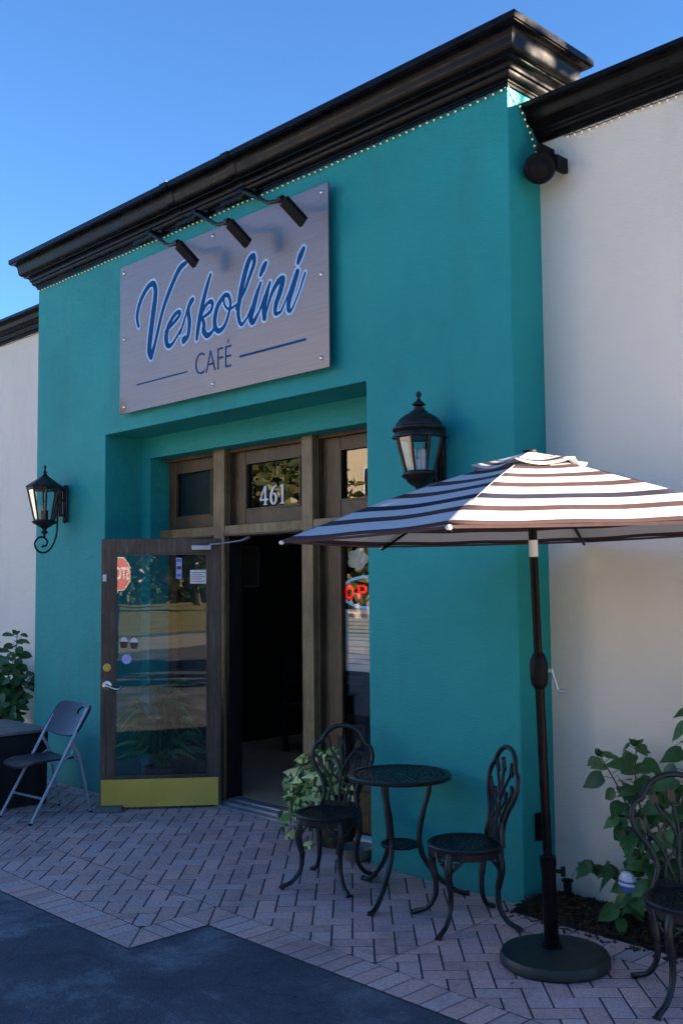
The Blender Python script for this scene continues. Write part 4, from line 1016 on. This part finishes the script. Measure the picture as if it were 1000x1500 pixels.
for nm, a, b in (('rung', (-3.877, -.845, .165), (-3.484, -.81, .165)), ('rung', (-3.914, -.475, .13), (-3.538, -.435, .13)), ('rung', (-3.88, -.56, .40), (-3.51, -.525, .40))):
    m = MB(); ft(m, [a, b], .0085); m.build(nm, 'greytube', fc, smooth=60)
for x in (-3.868, -3.520):
    m = MB(); m.tube(spline([W_(q) for q in ((x, -.60, .52), (x, -.57, .45), (x, -.66, .405), (x, -.76, .40))], 4), .006, 6); m.build('link_bar', 'greytube', fc, smooth=60)
for q in ((-3.874, -.943, .008), (-3.480, -.910, .008), (-3.932, -.447, .008), (-3.546, -.401, .008)):
    m = MB(); m.sphere(W_(q), .015, 8, 5, (1, 1, .7)); m.build('foot_cap', 'blackplastic', fc)
# seat shell, dished
m = MB(); nx, ny = 10, 12; vs = []; 
for layer in (0, 1):
    for j in range(ny + 1):
        for i in range(nx + 1):
            u, v_ = i / nx * 2 - 1, j / ny * 2 - 1
            w = .175 * (1 - .10 * max(0, -v_) ** 3); x = -3.695 + u * w * math.sqrt(max(0, 1 - .10 * v_ ** 8)); y = -.745 + v_ * .205 * (1 - .06 * u ** 4)
            z = .412 + .012 * abs(u) ** 3 - .012 * v_ * 0 - .022 * max(0, -v_ - .6) / .4 - layer * .014
            vs.append(W_((x, y, z)))
K = (nx + 1) * (ny + 1); fs = []
for j in range(ny):
    for i in range(nx):
        a = j * (nx + 1) + i; fs.append((a, a + 1, a + nx + 2, a + nx + 1)); fs.append((K + a, K + a + nx + 1, K + a + nx + 2, K + a + 1))
bd = [i for i in range(nx + 1)] + [(j + 1) * (nx + 1) - 1 for j in range(1, ny + 1)] + [ny * (nx + 1) + i for i in range(nx - 1, -1, -1)] + [j * (nx + 1) for j in range(ny - 1, 0, -1)]
for a, b in zip(bd, bd[1:] + bd[:1]): fs.append((a, b, K + b, K + a))
m.add(vs, fs); m.build('seat', 'plasticblue', fc, smooth=50)
# backrest shell with an oval hand hole, in the leg plane
bx0, bx1 = Vector((-3.905, -.598, .578)), Vector((-3.478, -.570, .572)); bt0 = Vector((-3.90, -.452, .800)); bt1 = Vector((-3.485, -.425, .792))
def bk(u, v_): return bx0.lerp(bx1, u).lerp(bt0.lerp(bt1, u), v_)
nrm = (bx1 - bx0).cross(bt0 - bx0).normalized()
outer = []
for k in range(40):
    a = TAU * k / 40; ca_, sa_ = math.cos(a), math.sin(a); e = 5.0
    r_ = 1 / ((abs(ca_) ** e + abs(sa_) ** e) ** (1 / e)); outer.append((.5 + .5 * ca_ * r_, .5 + .5 * sa_ * r_))
inner = [(.73 + .11 * math.cos(TAU * k / 40), .76 + .125 * math.sin(TAU * k / 40)) for k in range(40)]
def bow(u): return .022 * (1 - (2 * u - 1) ** 2)
m = MB(); vs = []
for layer in (0, 1):
    for ring in range(5):
        t = ring / 4
        for (a, b), (c, d) in zip(outer, inner):
            u, v_ = a + (c - a) * t, b + (d - b) * t; p = bk(u, v_) + nrm * (-bow(u) + (.009 if layer else -.009)); vs.append(W_(p))
fs = []
for layer in (0, 1):
    o_ = layer * 200
    for ring in range(4):
        for k in range(40):
            k2 = (k + 1) % 40; f = (o_ + ring * 40 + k, o_ + ring * 40 + k2, o_ + (ring + 1) * 40 + k2, o_ + (ring + 1) * 40 + k); fs.append(f if layer else f[::-1])
for k in range(40):
    k2 = (k + 1) % 40; fs.append((k, k2, 200 + k2, 200 + k)); fs.append((160 + k, 360 + k, 360 + k2, 160 + k2))
m.add(vs, fs); m.build('backrest', 'plasticblue', fc, smooth=50)

# low cloth-covered table on the left
lt = empty('low_table', (-4.43, -1.10, 0), label='low grey-topped table draped in black cloth at the left edge', cat='table')
m = MB(); m.box(-.40, .395, -.65, .66, .545, .568); m.build('tabletop', 'tabletop_grey', lt, bevel=.006)
m = MB(); random.seed(3)
path = [(-.37, -.62), (.37, -.62), (.37, .63), (-.37, .63)]; vs = []; n_ = 0
for (a, b), (c, d) in zip(path, path[1:] + path[:1]):
    L = math.hypot(c - a, d - b); kk = int(L / .03)
    for i in range(kk):
        t = i / kk; x, y = a + (c - a) * t, b + (d - b) * t; nx_, ny_ = (d - b) / L, -(c - a) / L; w = .010 * math.sin(t * L * 38 + n_) 
        for z, q in ((.544, 0), (.36, .5), (.18, .8), (.015, 1)): vs.append((x + nx_ * w * q, y + ny_ * w * q, z))
    n_ += 2
T = len(vs) // 4; m.add(vs, [(i * 4 + q, ((i + 1) % T) * 4 + q, ((i + 1) % T) * 4 + q + 1, i * 4 + q + 1) for i in range(T) for q in range(3)])
m.build('cloth_skirt', 'cloth', lt, smooth=60)
for x in (-.34, .34):
    for y in (-.59, .60): m = MB(); m.box(x - .02, x + .02, y - .02, y + .02, 0, .545); m.build('leg', 'blackplastic', lt)

# ------------------------------------------------------------------ PLANTS
def jit(c, k=.25): f = rnd(1 - k, 1 + k); g = rnd(.9, 1.1); return (c[0] * f * g, c[1] * f, c[2] * f / g)
def shrub(name, loc_, stems, label, cols, leafL, leafW, shape, seed, density, facing, ymax, group=None, droop=.3):
    random.seed(seed); root = empty(name, loc_, label=label, cat='plant', group=group); O = Vector(loc_)
    sm = MB(); lf = MB()
    for pts, r0 in stems:
        P = spline([Vector(p) - O for p in pts], 8); n = len(P)
        sm.tube(P, [r0 * (1 - .75 * i / n) for i in range(n)], 6)
        tot = sum((P[i + 1] - P[i]).length for i in range(n - 1)); k = 0; nl = int(tot * density)
        for q in range(nl):
            t = .18 + .82 * (q + .5) / nl; i = min(n - 2, int(t * (n - 1))); p = P[i].lerp(P[i + 1], t * (n - 1) - i); tg = (P[i + 1] - P[i]).normalized()
            a = q * 2.4 + rnd(-.5, .5); side = Vector((math.cos(a), math.sin(a) * .75, rnd(-.1, .35))); d = (side + tg * .25).normalized()
            if p.y + O.y + d.y * .12 > ymax: d.y = -abs(d.y) * .6; d.normalize()
            pl_ = rnd(.02, .05); p2 = p + d * pl_; sm.tube([p, p2], .0016, 4, cap=False)
            d2 = Vector((d.x, d.y, d.z - rnd(.25, .9))).normalized(); nn_ = (Vector(facing) * rnd(.5, 1.1) + Vector((rnd(-.5, .5), rnd(-.4, .4), rnd(.2, .9)))).normalized()
            s = rnd(.65, 1.15) * (1 - .35 * max(0, t - .85) / .15)
            leafgeo(lf, p2, d2, nn_, leafL * s, leafW * s, jit(random.choice(cols)), droop * rnd(.5, 1.4), 5, rnd(.05, .2), shape)
        e = P[-1]
        for q in range(4):
            a = q * 1.57 + rnd(-.3, .3); leafgeo(lf, e, (math.cos(a), math.sin(a) * .7, rnd(.5, 1.1)), facing, leafL * rnd(.3, .5), leafW * rnd(.3, .45), jit(cols[-1]), .1, 4, .15, shape)
    sm.build('stem', 'stem', root); o = lf.build('foliage', 'leaf', root, weld=False)
    for p in o.data.polygons: p.use_smooth = True
    return root
G1 = [(.042, .125, .036), (.062, .165, .050), (.085, .20, .062), (.042, .130, .036)]
B0 = (.80, .06, .01)
st_ = [([B0, (.70, .02, .30), (.56, .05, .60), (.40, .10, .79)], .009), ([B0, (.72, .03, .35), (.62, .06, .65), (.60, .10, .86)], .009),
       ([B0, (.84, .02, .45), (.90, .05, .85), (.95, .08, 1.12)], .010), ([B0, (.66, .0, .20), (.48, .02, .28), (.33, .06, .235)], .007),
       ([B0, (.92, .0, .40), (1.05, .04, .75), (1.10, .10, 1.05)], .009), ([B0, (.74, -.02, .28), (.63, .0, .45), (.55, .05, .52)], .007),
       ([B0, (.70, -.03, .15), (.62, -.04, .16), (.56, -.03, .08)], .006), ([B0, (.98, -.02, .3), (1.15, .0, .5), (1.3, .02, .7)], .008), ([B0, (.80, -.02, .3), (.78, .02, .55), (.74, .08, .72)], .008)]
shrub('leafy_shrub', B0, st_, 'broad-leaved green shrub in the mulch bed against the right white wall', G1, .118, .092, 'heart', 4, 31, (.55, -.8, .3), D - .02)
B1 = (-5.66, .03, .01)
st_ = [([B1, (-5.64, .0, .5), (-5.60, .02, .9), (-5.575, .03, 1.22)], .009), ([B1, (-5.70, -.02, .45), (-5.64, -.04, .75), (-5.52, -.02, 1.02)], .009), ([B1, (-5.8, -.05, .4), (-5.82, -.08, .75), (-5.80, -.05, .98)], .009),
       ([B1, (-5.55, -.02, .4), (-5.46, .03, .7), (-5.44, .10, .85)], .008), ([B1, (-5.9, 0, .5), (-6.0, .0, .8), (-6.02, .05, 1.05)], .009), ([B1, (-5.6, -.1, .3), (-5.55, -.15, .6), (-5.58, -.12, .8)], .007), ([B1, (-5.75, -.12, .35), (-5.72, -.18, .6), (-5.70, -.15, .85)], .007),
       ([B1, (-5.50, -.1, .3), (-5.42, -.12, .5), (-5.38, -.08, .62)], .007), ([B1, (-5.72, -.05, .4), (-5.66, -.1, .65), (-5.62, -.12, .9)], .007)]
shrub('leafy_shrub', B1, st_, 'dense round-leaved shrub behind the low table at the left white wall', G1, .125, .095, 'oval', 9, 44, (.6, -.75, .3), D - .03, droop=.15)
# small pale blossoms in the left shrub
# blue and white packet in the right shrub
m = MB(); m.lathe([(0, -.055), (.030, -.045), (.050, -.012), (.052, .002)], 9, Matrix.Rotation(R(12), 4, 'X') @ Matrix.Diagonal((1.05, .55, 1, 1))); pk = m.build('packet', 'packetblue', None, smooth=25); pk.location = (.615, -.03, .235)
tag(pk, 'small blue and white packet caught in the shrub behind the chair', 'packet')
m = MB(); m.lathe([(.052, .002), (.049, .018), (.036, .050), (.020, .062), (0, .066)], 9, Matrix.Rotation(R(12), 4, 'X') @ Matrix.Diagonal((1.0, .52, 1, 1))); m.build('packet_top', 'packetwhite', pk, smooth=25)
m = MB(); m.lathe([(.0505, .016), (.0485, .024)], 9, Matrix.Rotation(R(12), 4, 'X') @ Matrix.Diagonal((1.05, .56, 1, 1))); m.build('printed_band', 'packetblue', pk)

# litter blown onto the paving
m = MB(); random.seed(12)
for k in range(70):
    if k < 34: x, y = rnd(.2, 1.3), rnd(-.75, -.13)
    elif k < 50: x, y = rnd(-3.9, -1.2), rnd(-.3, .30)
    else: x, y = rnd(-4.5, .9), rnd(-1.9, -.2)
    a = rnd(0, TAU); s = rnd(.008, .026); leafgeo(m, (x, y, .006), (math.cos(a), math.sin(a), rnd(-.05, .2)), (rnd(-.3, .3), rnd(-.3, .3), 1), s, s * rnd(.2, .6), jit(random.choice([(.12, .07, .035), (.07, .045, .025), (.16, .11, .05)])), .3, 3, .2, 'oval')
tag(m.build('leaf_litter', 'leaf', None, weld=False), 'dry leaf litter and bark crumbs scattered over the paving', 'leaf litter', kind='stuff')
# fern in a pot behind the glass door
random.seed(21); fn = empty('potted_fern', (-3.44, .16, 0), label='lush green fern in a dark pot in the recess behind the open glass door', cat='fern')
m = MB(); m.lathe([(0, .0), (.11, .0), (.145, .24), (.155, .25), (.155, .275), (.135, .275), (.13, .24), (0, .24)], 24); m.build('pot', 'terracotta', fn, smooth=40)
lf = MB(); sm = MB()
for k in range(60):
    a = k * 2.39996; up = rnd(.15, .55) if k > 14 else rnd(.50, .72); out_ = rnd(.20, .46) if k > 14 else rnd(.05, .22)
    dy = math.sin(a); ex, ey = math.cos(a) * out_ * 1.05, dy * out_
    if ey > .22: ey = .22
    if -3.44 + ex < -3.98: ex = -.5
    if k < 15: ex += .10
    top = Vector((ex * .6, ey * .6, .26 + up * .95)); end = Vector((ex * 1.15, ey * 1.1, .26 + up * (.55 if k > 14 else .92)))
    # keep the fronds behind the leaf
    def lim(v):
        q = Vector((v.x - 3.44, v.y + .16)) - B; dist = q.x * LT.y - q.y * LT.x
        if dist > -.08:
            v = Vector((v.x - LT.y * (dist + .08), v.y + LT.x * (dist + .08), v.z))
        return v
    P = [lim(p) for p in spline([(0, 0, .22), (ex * .25, ey * .25, .26 + up * .7), top, end], 9)]
    sm.tube(P, .0022, 4); n = len(P); c0 = jit((.10, .32, .09) if k % 3 else (.15, .42, .13))
    for i in range(4, n):
        t = i / n; tg = (P[min(i + 1, n - 1)] - P[i - 1]).normalized(); s = tg.cross(Vector((0, 0, 1))).normalized(); L = .075 * math.sin(math.pi * min(1, t * .88 + .1)) ** .7
        for h in (0, .33, .66):
            b_ = P[i - 1].lerp(P[i], h)
            for sg in (-1, 1): leafgeo(lf, b_, s * sg + tg * .35 + Vector((0, 0, -.18)), (0, 0, 1), L, .010, jit(c0, .15), .25, 2, .1, 'lance')
sm.build('frond_stalk', 'stem', fn); lf.build('fronds', 'leaf', fn, weld=False)

# variegated trailing plant by the doorway
random.seed(31); po = empty('potted_vine', (-1.57, .19, 0), label='trailing yellow-green variegated plant in a wicker pot behind the left bistro chair', cat='potted plant')
m = MB(); m.lathe([(0, 0), (.10, 0), (.125, .12), (.14, .26), (.148, .27), (.148, .29), (.13, .29), (.125, .25), (0, .25)], 26); m.build('pot', 'wicker', po, smooth=30)
lf = MB(); sm = MB(); GV = [(.08, .20, .035), (.12, .27, .05), (.06, .15, .03)]; CV = [(.80, .80, .28), (.70, .74, .22), (.86, .84, .42)]
for k in range(26):
    a = math.pi * (1.02 + .8 * rnd(0, 1)) if k < 20 else rnd(0, TAU); o_ = rnd(.12, .30); hgt = rnd(.10, .30); fall = rnd(-.05, .42) if k < 20 else rnd(-.1, .1)
    ex, ey = math.cos(a) * o_, math.sin(a) * o_
    P = spline([(0, 0, .27), (ex * .5, ey * .5, .30 + hgt), (ex, ey, .30 + hgt * .5), (ex * 1.08, ey * 1.08, max(.06, .32 + hgt * .3 - fall))], 5); sm.tube(P, .003, 5)
    for i in range(3, len(P), 2):
        p = P[i]; aa = rnd(0, TAU); d = Vector((math.cos(aa) * .8 + ex, math.sin(aa) * .8 - .2, rnd(-.8, .15))); s = rnd(.065, .105)
        leafgeo(lf, p, d, (.5, -.75, rnd(.1, .7)), s, s * .68, jit(random.choice(GV), .2), .25, 5, .12, 'heart', tip=jit(random.choice(CV), .12) if random.random() < .8 else None)
for (x, y, z), s in (((.04, -.05, .56), .10), ((.0, -.08, .50), .09), ((-.27, -.16, .38), .12), ((-.22, -.18, .30), .11), ((-.30, -.19, .17), .10), ((-.31, -.17, .10), .09), ((-.17, -.20, .22), .11)):
    leafgeo(lf, (x, y, z + .03), (rnd(-.4, .3), -.2, -1), (.55, -.8, .2), s, s * .7, (.05, .13, .03), .15, 5, .1, 'heart', tip=(.52, .53, .28))
sm.build('stem', 'stem', po); o = lf.build('foliage', 'vleaf', po, weld=False)
m = MB()
for k, (a, L_, h_) in enumerate(((3.7, .34, .30), (3.95, .30, .24), (3.5, .28, .36))):
    P = spline([(0, 0, .28), (math.cos(a) * L_ * .5, math.sin(a) * L_ * .5, .28 + h_), (math.cos(a) * L_, math.sin(a) * L_, .30 + h_ * .55)], 5)
    leafgeo(m, P[4], P[-1] - P[4], (.2, -.3, 1), .22, .05, (.035, .025, .03), .3, 7, .15, 'lance')
for k in range(26):
    a = rnd(0, TAU); leafgeo(m, (.10 + rnd(-.04, .04), .05, .27), (math.cos(a) * .5, math.sin(a) * .35 - .1, rnd(.8, 1.6)), (.5, -.8, .2), rnd(.25, .42), .012, jit((.03, .035, .028)), .35, 7, .1, 'lance')
m.build('long_leaves', 'leaf', po, weld=False)
bw = MB(); bw.lathe([(0, .004), (.07, .004), (.105, .05), (.115, .075), (.120, .078), (.112, .080), (.098, .05), (.065, .018), (0, .016)], 30); bw = bw.build('pet_bowl', 'concrete', None, smooth=40); bw.location = (-1.235, .03, 0); tag(bw, 'grey bowl on the paving by the teal pillar behind the left bistro chair', 'bowl')
wb = MB(); wb.box(-.085, .095, -.04, .05, 0, .085, Matrix.Rotation(R(8), 4, 'Z')); wb = wb.build('white_carton', 'whitepaint', None, bevel=.004); wb.location = (-1.30, .20, .0); tag(wb, 'small white carton behind the grey bowl at the doorway', 'carton')

# ------------------------------------------------------------------ ACROSS THE STREET (seen in the glass and the sign)
def tree(name, loc_, h, cr, cols, label, seed, nl=2600, group='trees across the street', trunk=.16, squash=.8):
    random.seed(seed); root = empty(name, loc_, label=label, cat='tree', group=group); tm = MB(); lf = MB()
    tm.tube(spline([(0, 0, -.05), (rnd(-.1, .1), 0, h * .3), (rnd(-.2, .2), rnd(-.2, .2), h * .62)], 4), [trunk * (1 - .05 * i) for i in range(9)], 8)
    clumps = []
    for k in range(13):
        a = k * 2.4; rr_ = cr * rnd(.25, .75); z = h - cr * squash + cr * squash * rnd(-.75, .75)
        c = Vector((math.cos(a) * rr_, math.sin(a) * rr_, z)); clumps.append((c, cr * rnd(.28, .45)))
        tm.tube(spline([(0, 0, h * rnd(.3, .6)), c * .5 + Vector((0, 0, h * .28)), c], 3), [trunk * .5, trunk * .42, trunk * .35, trunk * .28, trunk * .2, trunk * .12, trunk * .06], 5)
    for k in range(nl):
        c, r = random.choice(clumps); v = Vector((random.gauss(0, 1), random.gauss(0, 1), random.gauss(0, .8))).normalized() * r * rnd(.3, 1.08) ** .6
        d = Vector((rnd(-1, 1), rnd(-1, 1), rnd(-1, .6))); s = rnd(.12, .24) * cr / 2.2
        leafgeo(lf, c + v, d, v + Vector((0, 0, .4)), s * 1.5, s, jit(random.choice(cols), .3), .2, 2, .1, 'oval')
    tm.build('trunk', 'bark', root); lf.build('crown', 'leaf', root, weld=False); return root
TC = [(.055, .075, .025), (.08, .09, .03), (.10, .085, .035), (.045, .065, .02)]
t1 = tree('shade_tree', (-22.5, -17.5, 0), 5.6, 3.2, TC, 'broad tree across the street with its crown open on the right', 51)
for i, (x, y, s, rz, l) in enumerate(((-29, -25, 1.25, 1.0, 'tall tree behind the broad one across the street'), (-15, -19.8, .72, 2.0, 'lower tree across the street opposite the doorway'), (-40, -24, 1.35, 3.1, 'tree across the street far to the left'),
        (9, -47, 2.0, .5, 'large dark tree beyond the dry grass, behind the stop sign'), (22, -44, 1.9, 2.6, 'large dark tree beyond the grass, right of the stop sign'), (34, -52, 2.3, 4.0, 'tallest dark tree beyond the grass'), (44, -40, 1.8, 5.2, 'dark tree at the end of the grass'), (-4, -52, 2.1, 1.9, 'dark tree beyond the grass opposite the café'), (53, -50, 2.2, .9, 'farthest dark tree beyond the grass'), (29, -36, 1.2, 3.6, 'smaller dark tree in front of the tall ones'))):
    c = copy_tree(t1); c.location = (x, y, 0); c.scale = (s, s, s); c.rotation_euler.z = rz; c['label'] = l
for i, (x, y, s, rz, l) in enumerate(((13.2, -3.6, 1.15, .4, 'unseen tree added to shade the car park ground mirrored in the door'),)):  # added out of view to darken the ground in the door reflection
    c = copy_tree(t1); c.location = (x, y, 0); c.scale = (s, s, s); c.rotation_euler.z = rz; c['label'] = l; del c['group']
m = MB(); random.seed(77)
for k in range(9000):
    x = rnd(-60, 85); y = -61 + rnd(-2, 2.2); z = rnd(0, 5.2) * (1 - .25 * rnd(0, 1)); s = rnd(.5, 1.1)
    leafgeo(m, (x, y, z), (rnd(-1, 1), rnd(-1, 1), rnd(-1, 1)), (rnd(-.5, .5), 1, rnd(0, 1)), s * 1.4, s, jit((.04, .06, .022), .4), .2, 2, .1, 'oval')
tag(m.build('distant_wood', 'leaf', None, weld=False), 'dark mass of trees beyond the grass', 'wood', kind='stuff')
# palm
pm = empty('palm_tree', (-21.5, -22.5, 0), label='slender palm across the street', cat='palm'); m = MB(); m.tube(spline([(0, 0, 0), (.2, 0, 2.5), (.1, .1, 4.6)], 5), .14, 8); m.build('trunk', 'bark', pm)
lf = MB(); random.seed(5)
for k in range(22):
    a = k * 2.4; P = spline([(.1, .1, 4.6), (.1 + math.cos(a) * 1.0, .1 + math.sin(a) * 1.0, 4.9 + rnd(0, .8)), (.1 + math.cos(a) * 2.1, .1 + math.sin(a) * 2.1, 4.2 + rnd(-.6, .6))], 8)
    for i in range(3, len(P)):
        tg = (P[i] - P[i - 1]).normalized(); s = tg.cross(Vector((0, 0, 1))).normalized()
        for sg in (-1, 1): leafgeo(lf, P[i], s * sg + tg * .7 + Vector((0, 0, -.4)), (0, 0, 1), .55, .06, jit((.10, .11, .035)), .3, 2, .1, 'lance')
lf.build('crown', 'leaf', pm, weld=False)

# cream block added across the street for the sign highlight and warm bounce
cb = empty('bounce_building', (-31, -33, 0), label='cream three-storey building added across the street to brighten the sign and café front', cat='building')
m = MB(); m.box(-7, 6, -4, 4, -.03, 12.6); m.build('wall', 'cream', cb)
m = MB(); m.box(-7.2, 6.2, -4.2, 4.2, 12.602, 12.9); m.build('roof', 'concrete', cb)
for fl in range(3):
    for k in range(4):
        x = -5.6 + k * 3.0; m = MB(); frame(m, x, x + 1.4, 1.4 + fl * 4, 3.2 + fl * 4, 3.95, 4.06, .08, .08, .08, .08); f = m.build('window', 'whitepaint', cb)
        m = MB(); m.box(x + .07, x + 1.33, 4.005, 4.02, 1.47 + fl * 4, 3.13 + fl * 4); m.build('pane', 'darkwood', f)
# stop sign reflected in the door glass
ss = empty('stop_sign', (8.0, -12.1, 0), R(-8), label='red octagonal stop sign on a post across the car park, mirrored in the door glass', cat='stop sign')
m = MB(); m.tube([(0, -.03, -.05), (0, -.03, 2.35)], .025, 8); m.build('post', 'blackplastic', ss)
zc = 1.93; oct_ = lambda r: [(r * math.cos(TAU * (k + .5) / 8), zc + r * math.sin(TAU * (k + .5) / 8)) for k in range(8)]
m = MB(); m.extrude(oct_(.41), -.002, .002); m.build('border', 'whitepaint', ss)
m = MB(); m.extrude(oct_(.385), .0025, .005); m.build('face', 'roadred', ss)
text_mesh('lettering', 'STOP', .37, 'whitepaint', ss, Matrix.Translation((0, .0065, zc)) @ Matrix.Rotation(R(180), 4, 'Z') @ Matrix.Rotation(R(90), 4, 'X'), .0008, xs=.75, off=.008)

# unseen block added to shade the café front; street tree dappling the sun
nb = empty('shade_block', (8, 0, 0), label='unseen block added to shade the café front, shaped as a narrow flat-roofed outbuilding', cat='building')
m = MB(); m.box(0, 1.6, 3.95, 16, -.03, 4.12); m.build('wall', 'white', nb)
m = MB(); m.box(-.08, 1.68, 3.87, 16.08, 4.12 + .002, 4.12 + .08); m.build('roof', 'concrete', nb)
for y in (5, 8, 11):
    m = MB(); frame(m, y, y + 1.5, .9, 2.3, -.05, .02, .06, .06, .06, .06)
    f = m.build('window', 'whitepaint', nb); f.rotation_euler = (0, 0, R(90)); 
    m = MB(); m.box(y + .05, y + 1.45, -.02, -.01, .95, 2.25); m.build('pane', 'darkwood', f)
t2 = tree('street_tree', (6.6, 3.9, 0), 8.0, 2.3, [(.03, .06, .02), (.04, .08, .025)], 'leafy street tree to the right of the café', 62, nl=620, group=None)

# ------------------------------------------------------------------ LIGHT, SKY, CAMERA
EL, AZ = R(16), R(35)           # sun direction: elevation, azimuth from +X towards +Y
wd = bpy.data.worlds.new('World'); SC.world = wd; wd.use_nodes = True; nt = wd.node_tree
sky = nt.nodes.new('ShaderNodeTexSky'); sky.sky_type = 'NISHITA'; sky.sun_disc = False; sky.sun_elevation = EL; sky.sun_rotation = math.pi / 2 - AZ
sky.air_density = 1.0; sky.dust_density = 0; sky.ozone_density = 7; sky.altitude = 0
nt.links.new(sky.outputs[0], nt.nodes['Background'].inputs[0]); nt.nodes['Background'].inputs[1].default_value = .036
sl = bpy.data.lights.new('sun', 'SUN'); sl.energy = 5; sl.angle = R(.6); sl.color = (1, .80, .58)
so = bpy.data.objects.new('sun', sl); COL.objects.link(so)
sd = Vector((math.cos(EL) * math.cos(AZ), math.cos(EL) * math.sin(AZ), math.sin(EL))); so.rotation_euler = sd.to_track_quat('Z', 'Y').to_euler(); so.location = (20, 5, 12)

cam = bpy.data.cameras.new('camera'); co = bpy.data.objects.new('camera', cam); COL.objects.link(co); SC.camera = co
yaw, pit, rol = R(45.621), R(4.035), R(-.526)
f = Vector((-math.sin(yaw) * math.cos(pit), math.cos(yaw) * math.cos(pit), math.sin(pit))); r = Vector((math.cos(yaw), math.sin(yaw), 0)); u = r.cross(f)
r2 = r * math.cos(rol) + u * math.sin(rol); u2 = -r * math.sin(rol) + u * math.cos(rol)
co.matrix_world = Matrix(((r2.x, u2.x, -f.x, 3.171), (r2.y, u2.y, -f.y, -4.384), (r2.z, u2.z, -f.z, 1.65), (0, 0, 0, 1)))
cam.sensor_fit = 'HORIZONTAL'; cam.sensor_width = 36; cam.lens = 36 * 1.493675; cam.clip_start = .05; cam.clip_end = 2000
vs_ = SC.view_settings; vs_.view_transform = 'Standard'; vs_.look = 'None'; vs_.exposure = 3.25; vs_.gamma = 1
SC.cycles.max_bounces = 8; SC.cycles.transparent_max_bounces = 12; SC.cycles.use_denoising = True
